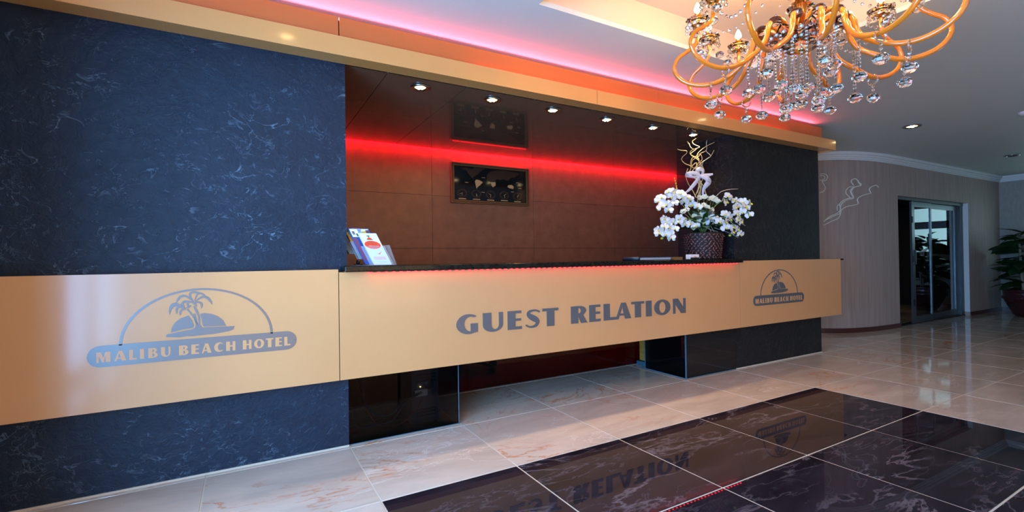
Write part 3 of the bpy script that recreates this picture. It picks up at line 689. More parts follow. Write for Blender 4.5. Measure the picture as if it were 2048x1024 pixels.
brochure('brochure with a yellow and orange cover edge, in the middle tier of the holder', .02, .19, .072, .03, CT+.06, .24, M['paper_green'],
 [('b', .02, .80, .2, .96, M['paper_yellow']), ('b', .02, .60, .2, .80, M['paper_orange']), ('b', .02, .2, .22, .6, M['paper_plum']), ('b', .3, .86, .95, .97, M['grey_ink'])])
brochure('plum coloured brochure with red and cyan corner, in the rear tier of the holder', -.015, .155, .165, .03, CT+.105, .225, M['paper_plum'],
 [('b', .60, .84, .82, .98, M['paper_cyan']), ('b', .72, .82, .98, .98, M['red_ink']), ('b', .70, .88, .76, .95, M['paper_yellow']), ('b', .1, .85, .35, .9, M['pink_ink'])])
brochure('dark green brochure, leftmost against the slate wall in the holder', -.045, -.018, .155, .04, CT+.10, .235, M['paper_green'])
e = empty('tape_dispenser', (.13, .25, CT), 'small black desk tool under the brochure holder', 'desk tool')
MB().box(-.035, .04, -.02, .02, 0, .012).build('base', [M['black']], e); MB().lathe([(.012, 0), (.018, .008), (.016, .030), (.0, .038)], 12, (0, 0, .012)).build('roll', [M['black']], e)

# ================================================================== GUEST BOOK, CARD HOLDER
gb = empty('guest_book', (3.55, .12, CT), 'dark blue and tan leather guest book lying on the counter near the flowers', 'book')
b = MB().box(-.28, .30, -.10, .16, 0.0, .008).box(-.28, .30, -.10, .16, .034, .042); b.tube([(-.28, -.10, .021), (-.28, .16, .021)], .021, 10)
b.build('cover', [M['book_blue']], gb); MB().box(-.26, .29, -.09, .15, .008, .034).build('page_block', [M['grey_ink']], gb)
b = MB().box(.26, .46, -.10, .16, .0, .036); b.build('tan_pad', [M['book_tan']], gb, label='tan leather end')
MB().box(.30, .42, -.06, .10, .036, .040).build('pad_inlay', [M['book_blue']], gb)
ch = empty('card_holder', (4.18, .02, CT), 'small holder with a stack of white cards in front of the flower pot', 'card holder')
MB().box(-.09, .09, -.05, .05, 0, .006).build('base', [M['glass']], ch)
b = MB().box(-.085, .085, -.055, -.050, 0, .03).box(-.085, .085, .045, .050, 0, .05); b.build('cradle', [M['glass']], ch)
for k in range(6):
    cc_ = MB().box(-.078, .078, -.045+k*.013, -.038+k*.013, .006, .066).build('card', [M['card']], ch)
MB().box(-.02, .03, -.0475, -.0452, .030, .046).build('card_print', [M['pink_ink']], ch)

# ================================================================== FLOWER ARRANGEMENT
PC = Vector((4.69, .25, CT))
RV = Vector((rr.x, rr.y, 0)).normalized(); FV = Vector((RV.y*-1, RV.x, 0))   # right and away axes of the bouquet
def BP(r, z, f=0.0): return RV*r+FV*f+Vector((0, 0, z))
fa = empty('flower_arrangement', PC, 'white orchid arrangement with gilded twigs and ribbon in a brown woven pot on the counter', 'flower arrangement')
b = MB().lathe([(.0, 0), (.205, 0), (.215, .02), (.245, .33), (.250, .355), (.235, .36), (.22, .33), (.0, .31)], 28)
pot = b.build('pot', [M['weave_dark']], fa)
b = MB()
rnd = random.Random(3)
for row in range(11):
    z = .022+row*.0305
    rad = .214+.034*(z/.36)+.004
    n = 26
    for k in range(n):
        a = 2*pi*(k+.5*(row % 2))/n+rnd.uniform(-.04, .04)
        tw = rnd.choice((-1, 1))*rnd.uniform(.3, 1.1)
        c_ = Vector((rad*cos(a), rad*sin(a), z)); tg = Vector((-sin(a), cos(a), 0)); nr = Vector((cos(a), sin(a), .0))
        u = tg*cos(tw)+Vector((0, 0, 1))*sin(tw); vv = -tg*sin(tw)+Vector((0, 0, 1))*cos(tw)
        v = [c_+u*.026, c_+vv*.011, c_-u*.026, c_-vv*.011, c_+nr*.014]
        b.add(v, [(0, 1, 4), (1, 2, 4), (2, 3, 4), (3, 0, 4)], 0, True)
b.build('woven_pod', [M['weave']], pot, kind='stuff')
# orchid flower mesh (faces -Y, unit ~ .05)
def orchid(pm, r=.050):
    b = MB()
    def petal(ang, ln, wd, dy):
        n = 7; v = [(0, dy, 0)]
        for k in range(n+1):
            t = k/n; a = (t-.5)*2
            rad_ = ln*(cos(a*1.15)**.45 if abs(a) < 1.3 else .3)
            aa = radians(ang)+a*wd
            v.append((rad_*cos(aa), dy-.010*abs(a)+.004, rad_*.85*sin(aa)))
        b.add(v, [(0, k+2, k+1) for k in range(n)], 0, True)
        b.add([(x, y+.002, z) for x, y, z in v], [(0, k+1, k+2) for k in range(n)], 0, True)
    for ang, ln, wd in ((90, r, .50), (215, r, .50), (325, r, .50)): petal(ang, ln, wd, .004)
    for ang in (12, 168): petal(ang, r*1.05, .85, -.004)
    b.ball((0, -.012, -.008), .011, .009, 7, 5, 1)
    b.ball((0, -.020, -.016), .006, .006, 6, 4, 1)
    return b.mesh('orchid', [pm, M['yellow']])
def rose(r=.045):
    b = MB()
    for ring_, (n, rr_, z0) in enumerate(((6, r, 0), (5, r*.72, -.010), (4, r*.42, -.020))):
        for k in range(n):
            a = 2*pi*k/n+ring_*.6; w_ = .75
            v = [(rr_*.2*cos(a), z0+.004, rr_*.2*sin(a)), (rr_*cos(a-w_)*.85, z0-.006, rr_*sin(a-w_)*.72), (rr_*cos(a)*1.05, z0-.016, rr_*sin(a)*.88), (rr_*cos(a+w_)*.85, z0-.006, rr_*sin(a+w_)*.72)]
            b.add(v, [(0, 1, 2, 3)], 0, True); b.add([(x, y+.003, z) for x, y, z in v], [(3, 2, 1, 0)], 0, True)
    b.ball((0, -.022, 0), .010, .009, 6, 4, 0)
    return b.mesh('rose', [M['petal_cream']])
om = orchid(M['petal']); rm = rose()
FL = {
'ul': [(-0.635, 0.787), (-0.599, 0.834), (-0.617, 0.709), (-0.539, 0.744), (-0.479, 0.743), (-0.437, 0.76), (-0.401, 0.856), (-0.461, 0.844), (-0.497, 0.911), (-0.437, 0.91), (-0.335, 0.885), (-0.281, 0.854), (-0.317, 0.83), (-0.245, 0.829), (-0.197, 0.811), (-0.269, 0.782), (-0.197, 0.739), (-0.149, 0.744), (-0.09, 0.713), (-0.515, 0.66)],
'ur': [(0.282, 0.834), (0.27, 0.762), (0.33, 0.785), (0.378, 0.773), (0.33, 0.683), (0.402, 0.7), (0.45, 0.688), (0.414, 0.616), (0.474, 0.663), (0.516, 0.723), (0.534, 0.579), (0.48, 0.759)],
'll': [(-0.587, 0.547), (-0.557, 0.504), (-0.509, 0.51), (-0.449, 0.509), (-0.383, 0.502), (-0.365, 0.556), (-0.317, 0.531), (-0.281, 0.465), (-0.221, 0.482), (-0.593, 0.439), (-0.653, 0.404), (-0.647, 0.356), (-0.581, 0.379), (-0.509, 0.438), (-0.449, 0.407), (-0.521, 0.354), (-0.479, 0.33), (-0.575, 0.343), (-0.503, 0.288), (-0.149, 0.445)],
'lr': [(0.09, 0.597), (0.042, 0.55), (0.108, 0.549), (0.15, 0.5), (0.126, 0.477), (0.222, 0.595), (0.282, 0.582), (0.342, 0.593), (0.222, 0.487), (0.282, 0.522), (0.354, 0.509), (0.39, 0.485), (0.198, 0.416), (0.246, 0.427), (0.318, 0.414), (0.366, 0.389), (0.282, 0.349), (0.408, 0.329), (-0.018, 0.497)]}
TC = [(-0.054, 0.839), (0.018, 0.85), (0.066, 0.825), (0.126, 0.83), (0.198, 0.787), (0.162, 0.812)]
CC = [(-0.293, 0.644), (-0.245, 0.674), (-0.149, 0.588), (-0.078, 0.575), (-0.054, 0.599), (-0.03, 0.623), (-0.078, 0.539), (.03, .70), (.08, .66), (-.02, .73)]
STEMS = {'ul': [(0, .34, 0), (-.08, .68, -.02), (-.25, .82, -.05), (-.45, .86, -.08), (-.60, .76, -.10), (-.635, .676, -.10)],
 'ur': [(0, .34, 0), (.12, .68, -.04), (.28, .80, -.12), (.42, .74, -.18), (.50, .65, -.2), (.53, .56, -.2)],
 'll': [(0, .34, -.02), (-.10, .50, -.08), (-.26, .54, -.12), (-.42, .52, -.14), (-.56, .44, -.15), (-.587, .289, -.15)],
 'lr': [(0, .34, -.02), (.08, .52, -.10), (.20, .55, -.16), (.30, .48, -.2), (.34, .38, -.22), (.318, .316, -.22)]}
BUD = {'ul': (-0.635, 0.676), 'll': (-0.587, 0.289), 'ur': (0.414, 0.554), 'lr': (0.318, 0.316)}
rnd = random.Random(11)
yawf = math.atan2(RV.y, RV.x)
def fwd_off(r, base): return base
for key in ('ul', 'ur', 'll', 'lr'):
    stp = smooth_path([BP(*p) for p in STEMS[key]], 4)
    stm = MB().tube(stp, .006, 5).build('orchid_spray', [M['stem']], fa)
    for (r, z) in FL[key]:
        near = min(STEMS[key], key=lambda p: (p[0]-r)**2+(p[1]-z)**2)
        f = near[2]+rnd.uniform(-.07, .03)
        o = inst('orchid_flower', om, stm, BP(r, z, f), (rnd.uniform(-.45, .35), rnd.uniform(-.5, .5), yawf+rnd.uniform(-.7, .7)+(-.35 if r < 0 else .25)))
        s_ = rnd.uniform(1.15, 1.42); o.scale = (s_, s_, s_)
    r, z = BUD[key]
    c_ = BP(r, z, near[2])
    MB().ball(c_, .020, .016, 8, 6).build('flower_bud', [M['bud']], stm)
b = MB()
for (r, z) in TC+CC:
    c_ = BP(r, z, -.06 if z < .75 else .0)
    b.tube([Vector((0, 0, .33)), (c_+Vector((0, 0, .33)))/2+Vector((0, 0, .03)), c_], .005, 4)
rs = b.build('rose_stems', [M['stem']], fa)
for (r, z) in TC+CC:
    o = inst('rose', rm, rs, BP(r, z, -.08 if z < .75 else -.02), (rnd.uniform(-.5, .2), rnd.uniform(-.5, .5), yawf+rnd.uniform(-.5, .5)))
    s_ = rnd.uniform(.85, 1.1); o.scale = (s_, s_, s_)
# leaves
def leaf_mesh(name, ln, wd, mt, droop=.25, fold=.15, n=6):
    b = MB(); v = []
    for k in range(n+1):
        t = k/n; x = ln*t; w_ = wd*(sin(pi*min(1, t*.96+.04))**.75); z = -droop*ln*t*t
        v += [(x, -w_, z+fold*w_), (x, 0, z), (x, w_, z+fold*w_)]
    f = []
    for k in range(n): f += [(k*3, k*3+3, k*3+4, k*3+1), (k*3+1, k*3+4, k*3+5, k*3+2)]
    b.add(v, f, 0, True); return b.mesh(name, [mt])
lm = leaf_mesh('leaf', .24, .040, M['leaf'])
for k in range(34):
    a = rnd.uniform(0, 2*pi); z = .35+.36*rnd.random()**1.2
    o = inst('leaf', lm, fa, (0.05*cos(a), .05*sin(a), z), (rnd.uniform(-.3, .3), rnd.uniform(-.9, .0), a)); s_ = rnd.uniform(.7, 1.25); o.scale = (s_, s_, s_)
for k in range(12):
    a = yawf-pi/2+(k-5.5)*.5
    o = inst('leaf', lm, fa, (.05*cos(a), .05*sin(a), .44), (0, -.12+rnd.uniform(-.1, .1), a)); o.scale = (1.35, 1.5, 1.0)
# gilded twigs
TW = [[(-0.071, 1.651), (-0.111, 1.618), (-0.094, 1.573), (-0.037, 1.532), (-0.071, 1.51), (-0.128, 1.494), (-0.145, 1.46), (-0.128, 1.415), (-0.071, 1.357), (-0.026, 1.3), (0.031, 1.231), (0.042, 1.186), (-0.009, 1.141)], [(-0.184, 1.619), (-0.156, 1.573), (-0.156, 1.528), (-0.128, 1.499), (-0.071, 1.504), (-0.128, 1.46), (-0.133, 1.426), (-0.071, 1.38), (-0.048, 1.334)], [(-0.32, 1.514), (-0.275, 1.487), (-0.218, 1.472), (-0.212, 1.444), (-0.252, 1.405), (-0.263, 1.36), (-0.229, 1.303), (-0.167, 1.268), (-0.159, 1.223), (-0.184, 1.178), (-0.218, 1.133)], [(-0.19, 1.24), (-0.224, 1.178), (-0.224, 1.11), (-0.184, 1.042), (-0.145, 0.985), (-0.128, 0.928), (-0.099, 0.837)], [(0.065, 1.616), (0.054, 1.57), (0.076, 1.514), (0.076, 1.48), (0.127, 1.411), (0.065, 1.367), (0.008, 1.322), (0.014, 1.265), (0.048, 1.197), (0.02, 1.163)], [(0.155, 1.478), (0.127, 1.411), (0.087, 1.372), (0.031, 1.344), (-0.026, 1.3), (-0.094, 1.244), (-0.128, 1.2)], [(0.172, 1.591), (0.076, 1.547), (-0.014, 1.481), (-0.071, 1.414), (-0.048, 1.334), (-0.105, 1.245), (-0.128, 1.29), (-0.116, 1.358), (-0.048, 1.402), (-0.026, 1.424), (0.008, 1.367), (-0.003, 1.322)], [(0.076, 1.485), (-0.014, 1.447), (-0.082, 1.403), (-0.139, 1.381), (-0.156, 1.324), (-0.128, 1.279), (-0.06, 1.323)]]
LOW = [[(-0.009, 1.141), (-.05, 1.05), (-.03, .95), (-.06, .80), (-.02, .5)], [(-0.048, 1.334), (-.02, 1.2), (-.06, 1.1), (-.02, .98), (-.05, .8)], [(-0.218, 1.133), (-.10, 1.10), (-.06, 1.0), (-.10, .85)], [], [(0.02, 1.163), (.04, 1.05), (-.01, .95), (.03, .8)], [(-0.128, 1.2), (-.05, 1.1), (.02, 1.0), (.045, .85)], [(-0.003, 1.322), (.03, 1.15), (-.03, 1.04), (-.08, .9)], [(-0.06, 1.323), (-.09, 1.15), (-.02, 1.02), (-.07, .85)]]
for i_, t_ in enumerate(TW):
    pts = t_+(LOW[i_][1:] if LOW[i_] else [])
    pp = smooth_path([BP(r, z, .035*sin(k*1.3+i_)) for k, (r, z) in enumerate(pts)], 3)
    n_ = len(pp)
    MB().tube(pp, [.0036+.0026*(k/n_) for k in range(n_)], 5).build('twig', [M['twig'] if i_ != 4 else M['twig_grey']], fa)
for pts in ([(.10, .80), (.20, .90), (.32, .93), (.43, .935)], [(.20, .76), (.24, .84), (.26, .89)], [(.10, .42), (.22, .38), (.34, .33), (.42, .28)], [(.05, .45), (.10, .36), (.12, .26), (.13, .20)], [(.02, .44), (.06, .36), (.07, .26)], [(.30, .58), (.42, .50), (.52, .44)], [(.25, .62), (.36, .53), (.45, .44)], [(-.05, .45), (.04, .40), (.16, .36), (.24, .30)]):
    MB().tube(smooth_path([BP(r, z, -.12) for r, z in pts], 3), .0035, 4).build('thin_twig', [M['twig_grey']], fa)
b = MB()
for k in range(8): b.ball(BP(-.335+.008*k+.002*(k % 2), 1.13-.036*k, .12), .009, .009, 6, 4)
b.tube([BP(-.335, 1.13, .12), BP(-.30, .95, .12), BP(-.27, .80, .10), BP(-.1, .5, 0)], .003, 4)
b.build('bud_stem', [M['bud']], fa)
# ribbon bow
def ribbon(pts, w_):
    b = MB(); pts = smooth_path(pts, 4); v = []; n = len(pts)
    for k, p in enumerate(pts):
        t = (pts[min(k+1, n-1)]-pts[max(k-1, 0)]).normalized(); sd = t.cross(FV).normalized()*w_*(.45+.55*sin(pi*min(1, .15+k/n)))
        v += [p+sd, p-sd, p-sd+FV*.003, p+sd+FV*.003]
    f = []
    for k in range(n-1):
        for q_ in range(4): f.append((k*4+q_, k*4+(q_+1) % 4, k*4+4+(q_+1) % 4, k*4+4+q_))
    b.add(v, f, 0, True); return b
c0 = (-.043, 1.13, -.05)
bow = ribbon([BP(-.043, 1.13, -.05), BP(-.12, 1.17, -.05), BP(-.207, 1.161, -.05), BP(-.21, 1.14, -.03), BP(-.12, 1.12, -.03), BP(-.043, 1.12, -.04)], .026).build('ribbon_bow', [M['ribbon']], fa)
ribbon([BP(-.043, 1.13, -.05), BP(.04, 1.135, -.05), BP(.127, 1.15, -.05)], .026).build('ribbon_loop', [M['ribbon']], bow)
ribbon([BP(-.043, 1.13, -.05), BP(.03, 1.10, -.06), BP(.065, 1.05, -.06), BP(.03, 1.0, -.06), BP(.0, .95, -.05), BP(-.01, .88, -.04)], .036).build('ribbon_tail', [M['ribbon']], bow)
ribbon([BP(-.043, 1.13, -.05), BP(-.12, 1.03, -.06), BP(-.19, .95, -.06), BP(-.252, .90, -.05)], .024).build('ribbon_tail', [M['ribbon']], bow)
ribbon([BP(-.07, 1.15, -.04), BP(-.08, 1.20, -.05), BP(-.054, 1.225, -.05), BP(-.01, 1.20, -.05), BP(-.02, 1.14, -.04)], .03).build('ribbon_loop', [M['ribbon']], bow)

# ================================================================== CHANDELIER
CX, CY = 2.615, -2.22
chd = empty('chandelier', (CX, CY, TZ), 'large amber glass chandelier hung with crystal balls and candle bulbs in the ceiling tray', 'chandelier')
Z0 = 2.95-TZ     # reference level of the hub in local z
def cz(z): return z-TZ
crys = lambda c_, r: MB().ball(c_, r, r*.78, 9, 6, 0, False)
MB().lathe([(.0, 0), (.16, 0), (.16, -.02), (.10, -.06), (.03, -.08), (.03, cz(3.13)), (.0, cz(3.13))], 20).build('ceiling_rose', [M['gold']], chd)
b = MB()
for z, r in ((3.72, .07), (3.60, .10), (3.48, .075), (3.36, .11), (3.24, .09)): b.lathe([(.02, cz(z)-.05), (r*.7, cz(z)-.03), (r, cz(z)), (r*.6, cz(z)+.04), (.02, cz(z)+.055)], 10, smooth=False)
b.build('crystal_column', [M['crystal']], chd)
# crystal bowl with scalloped leaves
b = MB()
n = 24; prof = [(.03, 2.945), (.09, 2.955), (.12, 2.985), (.135, 3.02), (.175, 3.045), (.22, 3.055), (.20, 3.068), (.13, 3.05), (.09, 3.03), (.03, 3.02)]
v = []
for j, (r, z) in enumerate(prof):
    for k in range(n):
        a = 2*pi*k/n; s_ = 1+(.10 if r > .12 else .03)*cos(8*a); v.append((r*s_*cos(a), r*s_*sin(a), cz(z)+(.02*cos(8*a) if r > .15 else 0)))
f = []
for j in range(len(prof)-1):
    for k in range(n): f.append((j*n+k, j*n+(k+1) % n, (j+1)*n+(k+1) % n, (j+1)*n+k))
b.add(v, f, 0, False); bowl = b.build('crystal_bowl', [M['crystal']], chd)
b = MB()
for k in range(24):
    a = 2*pi*k/24; b.ball((.205*cos(a), .205*sin(a), cz(3.035)), .016, .014, 6, 4, 0, False); b.ball((.145*cos(a), .145*sin(a), cz(3.0)), .014, .012, 6, 4, 0, False)
b.build('bowl_bead', [M['crystal']], bowl)
MB().lathe([(.0, cz(2.905)), (.006, cz(2.915)), (.012, cz(2.93)), (.05, cz(2.938)), (.052, cz(2.944)), (.0, cz(2.95))], 16).build('finial', [M['gold']], chd)
# arms
arm_prof = [(.10, .06), (.115, .13), (.17, .18), (.24, .175), (.29, .12), (.305, .05), (.35, -.03), (.45, -.11), (.58, -.155), (.70, -.14), (.79, -.085), (.83, -.005), (.80, .07), (.73, .115), (.675, .16), (.66, .23), (.66, .28)]
arm_prof = [(r, z+Z0) for r, z in arm_prof]
pp = smooth_path([(r, .055*sin(pi*min(1, max(0, (r-.1)/.35)))*(1 if i < 7 else 0), z) for i, (r, z) in enumerate(arm_prof)], 4)
arm_me = MB().tube(pp, [.019-.006*(k/len(pp)) for k in range(len(pp))], 9).mesh('arm', [M['amber']])
plate_me = MB().lathe([(.0, .285), (.03, .28), (.055, .292), (.060, .300), (.03, .298), (.0, .300)], 18, (.66, 0, Z0)).mesh('drip_plate', [M['gold']])
b = MB()
for k in range(10):
    a = 2*pi*k/10; b.ball((.66+.072*cos(a), .072*sin(a), Z0+.290), .017, .014, 6, 4, 0, False); b.ball((.66+.080*cos(a+.3), .080*sin(a+.3), Z0+.255), .013, .011, 6, 4, 0, False)
b.lathe([(.02, .30), (.065, .31), (.085, .335), (.06, .325), (.02, .315)], 12, (.66, 0, Z0), smooth=False)
dish_me = b.mesh('crystal_dish', [M['crystal']])
cand_me = MB().lathe([(.0, .30), (.020, .30), (.020, .385), (.0, .385)], 12, (.66, 0, Z0)).mesh('candle', [M['gold']])
bulb_me = MB().lathe([(.0, .385), (.014, .387), (.024, .405), (.022, .425), (.010, .452), (.0, .466)], 12, (.66, 0, Z0)).mesh('bulb', [M['bulb']])
def torus(c_, R, r, axis='y', n=16, m=6):
    pts = []
    for k in range(n+1):
        a = 2*pi*k/n
        pts.append((c_[0]+(R*cos(a) if axis == 'y' else 0), c_[1]+(R*cos(a) if axis == 'x' else 0), c_[2]+R*.85*sin(a)))
    return MB().tube(pts, r, m, cap=False)
ring_me = torus((.58, 0, Z0-.175), .038, .006, 'x').mesh('crystal_ring', [M['crystal']])
def strand(c_, n, step=.024):
    b = MB()
    for k in range(n): b.ball((c_[0], c_[1], c_[2]-k*step), .0105, .0095, 6, 4, 0, False)
    b.tube([c_, (c_[0], c_[1], c_[2]-n*step)], .0018, 4)
    return b
drop_me = strand((.58, 0, Z0-.222), 2).mesh('bead_strand', [M['crystal']])
ball_me = crys((0, 0, 0), .043).mesh('crystal_ball', [M['crystal']])
sball_me = crys((0, 0, 0), .034).mesh('crystal_ball', [M['crystal']])
AZ0 = yaw_left = math.atan2(-rr.y, -rr.x)      # direction pointing left in view
def lampwarm(loc, power):
    l = bpy.data.lights.new('candle_glow', 'POINT'); l.energy = power; l.color = (1.0, .52, .17); l.shadow_soft_size = .03
    o = bpy.data.objects.new('candle_glow', l); COL.objects.link(o); o.location = Vector(loc)*S
for k in range(12):
    az = AZ0-radians(20+30*k)
    a = inst('arm', arm_me, chd, (0, 0, 0), (0, 0, az))
    inst('drip_plate', plate_me, a); inst('crystal_dish', dish_me, a); inst('candle', cand_me, a); inst('bulb', bulb_me, a)
    inst('crystal_ring', ring_me, a); inst('bead_strand', drop_me, a)['kind'] = 'stuff'; inst('crystal_ball', ball_me, a, (.58, 0, Z0-.305))
    inst('crystal_ball', sball_me, a, (.66+.03, .085, Z0+.215-.02)); inst('crystal_ball', sball_me, a, (.66-.05, -.08, Z0+.20))
    inst('crystal_ball', ball_me, a, (.245, .055, Z0+.155))
    if k % 2 == 0: lampwarm((CX+.50*cos(az), CY+.50*sin(az), 2.95+.40), 8.5)
# hanging strands
rnd = random.Random(5)
def hang(name_r, n, z_top, lens, ph=0.0, big=True):
    for k in range(n):
        a = AZ0+2*pi*(k+ph)/n; x, y = name_r*cos(a), name_r*sin(a); L_ = lens[k % len(lens)]
        s_ = strand((x, y, cz(z_top)), int(L_/.024)).build('bead_strand', [M['crystal']], chd, kind='stuff')
        inst('crystal_ball', ball_me if big else sball_me, s_, (x, y, cz(z_top)-L_-.035))
hang(.11, 6, 2.945, [.36, .30, .34])
hang(.20, 8, 3.02, [.30, .36, .26, .33], .5)
hang(.33, 9, 2.90, [.20, .27, .15], .25)
# bead garlands between neighbouring plates and from the column
for k in range(0, 12, 2):
    a0 = AZ0-radians(20+30*k); a1 = AZ0-radians(50+30*k); b = MB()
    for i in range(11):
        t = i/10; x = .66*((1-t)*cos(a0)+t*cos(a1)); y = .66*((1-t)*sin(a0)+t*sin(a1)); z = Z0+.28-.17*4*t*(1-t)
        b.ball((x, y, z), .0125, .011, 6, 4, 0, False)
    g = b.build('bead_garland', [M['crystal']], chd, kind='stuff')
    b = MB()
    for i in range(15):
        t = i/14; rr_ = .06+.6*t; b.ball((rr_*cos(a0), rr_*sin(a0), Z0+.62*(1-t)+.28*t-.20*4*t*(1-t)), .011, .010, 6, 4, 0, False)
    b.build('bead_garland', [M['crystal']], chd, kind='stuff')

# ================================================================== WALL DECAL
DEC = [[(9.217, 1.031, 2.191), (9.311, 0.957, 2.298), (9.426, 0.877, 2.359), (9.483, 0.845, 2.44), (9.467, 0.852, 2.532), (9.531, 0.823, 2.605), (9.639, 0.774, 2.651), (9.753, 0.736, 2.665), (9.722, 0.745, 2.734), (9.713, 0.748, 2.807), (9.792, 0.725, 2.874), (9.925, 0.687, 2.904), (9.937, 0.684, 2.942), (9.872, 0.702, 2.977), (9.884, 0.699, 3.014)], [(9.229, 1.02, 2.209), (9.354, 0.927, 2.297), (9.464, 0.854, 2.349), (9.474, 0.849, 2.44), (9.512, 0.832, 2.55), (9.621, 0.782, 2.623), (9.753, 0.736, 2.652), (9.7, 0.751, 2.734), (9.68, 0.757, 2.807), (9.747, 0.738, 2.863), (9.858, 0.706, 2.894), (9.925, 0.687, 2.904)], [(9.222, 1.026, 2.126), (9.338, 0.938, 2.205), (9.438, 0.868, 2.258), (9.481, 0.846, 2.349), (9.501, 0.837, 2.422), (9.6, 0.792, 2.486), (9.739, 0.74, 2.514), (9.861, 0.705, 2.543), (9.841, 0.711, 2.626), (9.898, 0.695, 2.682), (10.044, 0.661, 2.732), (10.198, 0.63, 2.765), (10.161, 0.638, 2.838), (10.227, 0.625, 2.896), (10.38, 0.608, 2.932), (10.458, 0.601, 2.889)], [(9.676, 0.758, 2.66), (9.605, 0.79, 2.733), (9.597, 0.793, 2.807), (9.661, 0.764, 2.871), (9.77, 0.732, 2.882)], [(9.77, 0.731, 2.901), (9.706, 0.75, 2.973), (9.729, 0.743, 3.019), (9.807, 0.721, 3.04), (9.861, 0.705, 3.004), (9.925, 0.687, 2.904)], [(9.426, 0.877, 2.405), (9.428, 0.876, 2.496), (9.467, 0.852, 2.541)], [(9.182, 1.064, 3.141), (9.241, 1.009, 3.141), (9.288, 0.973, 3.088), (9.266, 0.989, 3.015), (9.209, 1.038, 2.991), (9.227, 1.022, 2.944), (9.249, 1.001, 2.86), (9.225, 1.024, 2.797), (9.177, 1.069, 2.773)], [(9.181, 1.065, 3.113), (9.234, 1.015, 3.1), (9.246, 1.004, 3.053), (9.216, 1.032, 3.018), (9.18, 1.066, 3.012)]]
dc = empty('wall_decal', (9.6, .78, 2.2), 'thin white curly branch motif on the curved taupe wall beside the right slate pillar', 'wall decal')
for pl in DEC:
    pts = [Vector(p)-Vector((9.6, .78, 2.2))+Vector((-.006, -.012, 0)) for p in pl]
    MB().tube(smooth_path(pts, 3), .0105, 5).build('branch_line', [M['decal']], dc)

# ================================================================== PLANT IN THE CORNER
pl = empty('potted_rubber_plant', (15.62, -.34, 0), 'tall dark green broad-leaved plant in an oxblood pot in the far corner', 'potted plant')
MB().lathe([(.0, 0), (.26, 0), (.32, .06), (.44, .33), (.47, .40), (.50, .42), (.50, .47), (.47, .50), (.485, .60), (.50, .64), (.46, .65), (.44, .60), (.0, .56)], 32).build('pot', [M['terracotta']], pl)
rnd = random.Random(21)
tops = [(-.14, .06, 2.05), (.05, -.10, 2.0), (.10, .14, 1.75), (-.05, -.02, 1.45), (.2, -.05, 1.6)]
b = None
big = leaf_mesh('broad_leaf', .50, .135, M['leaf_dark'], .28, .22, 7)
for k, (x, y, z) in enumerate(tops):
    sx_, sy_ = .16*cos(k*1.3), .16*sin(k*1.3)
    st_ = MB().tube(smooth_path([(sx_, sy_, .55), (sx_*1.1+x*.3, sy_+y*.3, 1.0), (x+sx_*.5, y+sy_*.5, z)], 4), .026, 7).build('trunk', [M['trunk']], pl)
for k in range(95):
    t = k/94; z = .78+1.22*rnd.random(); a = rnd.uniform(0, 2*pi)
    o = inst('broad_leaf', big, pl, (.14*cos(a), .14*sin(a), z), (rnd.uniform(-.5, .5), rnd.uniform(-.45, .25), a))
    s_ = rnd.uniform(.92, 1.35)*(1.0 if z < 1.8 else .85); o.scale = (s_, s_, s_*.8)

# ================================================================== BEHIND THE COUNTER
cpu = empty('computer_tower', (.72, .40, 0), 'dark computer tower standing behind the left smoked glass', 'computer')
MB().box(-.13, .13, -.18, .30, .02, .52).build('case', [M['grey_metal']], cpu)
b = MB()
for zz in (.08, .11, .14, .40, .43, .46): b.box(-.09, .10, -.186, -.180, zz, zz+.014)
b.build('vent_slot', [M['black']], cpu)
MB().lathe([(.0, 0), (.05, 0), (.05, .006), (.0, .006)], 16, (0, 0, 0)).build('fan_grille', [M['black']], cpu, (.03, -.19, .38)).rotation_euler = (pi/2, 0, 0)
MB().box(-.10, .02, -.185, -.18, .27, .33).build('port_plate', [M['steel']], cpu)
MB().ball((-.05, -.190, .36), .007, .006, 6, 4).build('power_light', [M['lamp_soft']], cpu)
b = MB().box(-.12, -.09, -.16, .28, 0, .02).box(.09, .12, -.16, .28, 0, .02); b.build('foot', [M['black']], cpu)
for lb, mt, pts in (('pale blue network cable looping behind the left smoked glass, higher one', 'cable_blue', [(.66, .20, .30), (.50, .17, .26), (.38, .16, .17), (.26, .18, .18), (.18, .24, .27), (.17, .30, .40), (.16, .34, .7)]),
                    ('pale blue network cable resting on the floor behind the left smoked glass', 'cable_blue', [(.68, .20, .31), (.52, .20, .23), (.40, .18, .11), (.25, .16, .10), (.10, .2, .10), (.06, .30, .3), (.05, .4, .8)]),
                    ('red network cable behind the left smoked glass', 'cable_red', [(.68, .205, .24), (.60, .18, .15), (.46, .16, .07), (.32, .17, .08), (.22, .2, .15), (.15, .3, .4), (.12, .4, .8)])):
    tag(MB().tube(smooth_path(pts, 4), .0055, 6).build('network_cable', [M[mt]]), lb, 'cable')
oc = empty('office_chair', (1.98, 2.02, 0), 'black swivel office chair on castors behind the dark modesty glass', 'office chair')
MB().lathe([(.0, .10), (.05, .10), (.045, .16), (.025, .18), (.022, .50), (.0, .50)], 14).build('gas_column', [M['black']], oc)
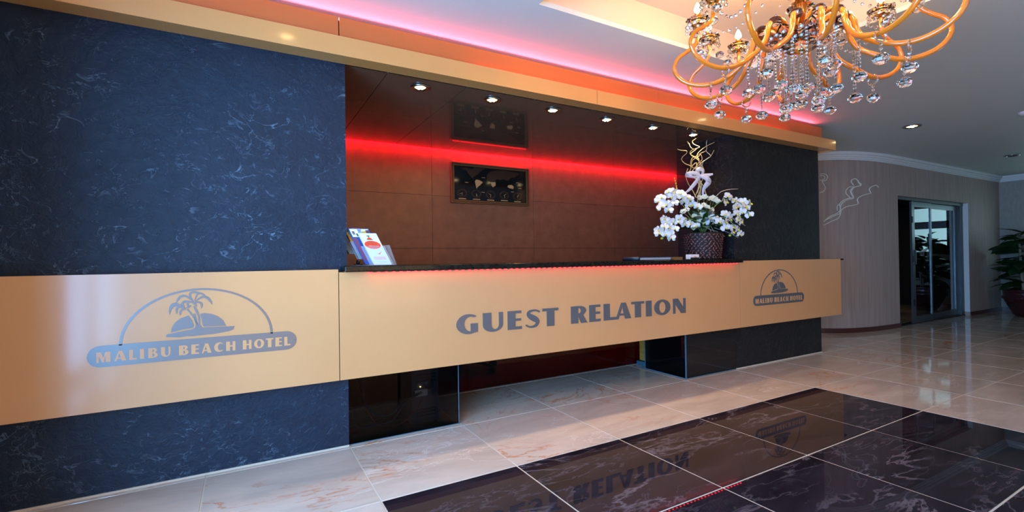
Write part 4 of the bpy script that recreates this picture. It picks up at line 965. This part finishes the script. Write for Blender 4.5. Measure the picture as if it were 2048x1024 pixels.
for k in range(5):
    a = 2*pi*k/5-1.15; dx, dy = cos(a), sin(a)
    lg = MB().tube([(.03*dx, .03*dy, .13), (.22*dx, .22*dy, .125), (.40*dx, .40*dy, .095)], [.032, .028, .02], 8).build('base_leg', [M['black']], oc)
    b = MB()
    for s_ in (-1, 1):
        c_ = Vector((.40*dx-dy*.03*s_, .40*dy+dx*.03*s_, .042)); b.tube([c_-Vector((-dy, dx, 0))*.014, c_+Vector((-dy, dx, 0))*.014], .042, 12)
    b.tube([(.40*dx, .40*dy, .05), (.40*dx, .40*dy, .10)], .012, 6); b.build('castor', [M['black']], lg)
b = MB().box(-.30, .30, -.30, .30, .50, .58); o = b.build('seat', [M['black']], oc); md = o.modifiers.new('b', 'BEVEL'); md.width = .03; md.segments = 3
b = MB().box(-.26, .26, .28, .34, .66, 1.18); o = b.build('backrest', [M['black']], oc); md = o.modifiers.new('b', 'BEVEL'); md.width = .03; md.segments = 3
MB().tube([(0, .1, .50), (0, .33, .52), (0, .36, .70)], .02, 8).build('back_bracket', [M['black']], oc)
for s_ in (-1, 1): MB().tube(smooth_path([(.28*s_, -.05, .52), (.36*s_, -.05, .62), (.36*s_, -.12, .76), (.36*s_, .16, .78), (.34*s_, .2, .62), (.28*s_, .1, .52)], 3), .018, 8).build('armrest', [M['black']], oc)
wcab = empty('wooden_cabinet', (4.55, .88, 0), 'orange wooden cabinet end beside the right black glass box under the counter', 'cabinet')
MB().box(-.33, .30, -.09, .12, .06, 1.15).build('carcass', [M['orange_wood']], wcab)
MB().box(-.30, .0, -.098, -.09, .10, 1.10).build('door', [M['orange_wood']], wcab)
MB().box(-.37, .33, -.12, .14, 0, .05).build('plinth', [M['glass_edge']], wcab)
# furniture in the room behind the sliding door
tb = empty('side_table', (13.2, 2.2, 0), 'low dark table seen dimly through the sliding glass door', 'table')
MB().box(-.9, .9, -.4, .4, .62, .68).build('tabletop', [M['book_tan']], tb)
for sx_ in (-.8, .8):
    for sy_ in (-.32, .32): MB().box(sx_-.03, sx_+.03, sy_-.03, sy_+.03, 0, .62).build('leg', [M['black']], tb)
dcr = empty('lounge_chair', (12.0, 1.7, 0), 'black chair standing just inside the open side of the glass door', 'chair')
MB().box(-.28, .28, -.28, .28, .42, .52).build('seat', [M['black']], dcr); MB().box(-.28, .28, .22, .30, .52, 1.02).build('backrest', [M['black']], dcr)
for sx_ in (-.24, .24):
    for sy_ in (-.24, .24): MB().box(sx_-.025, sx_+.025, sy_-.025, sy_+.025, 0, .42).build('leg', [M['black']], dcr)
area('inner_room_fill', (13.5, 3.0, 2.9), (13.5, 3.0, 0), 1.5, 1.5, 3, (1.0, .8, .6))  # unseen lamp added to light the room behind the glass door
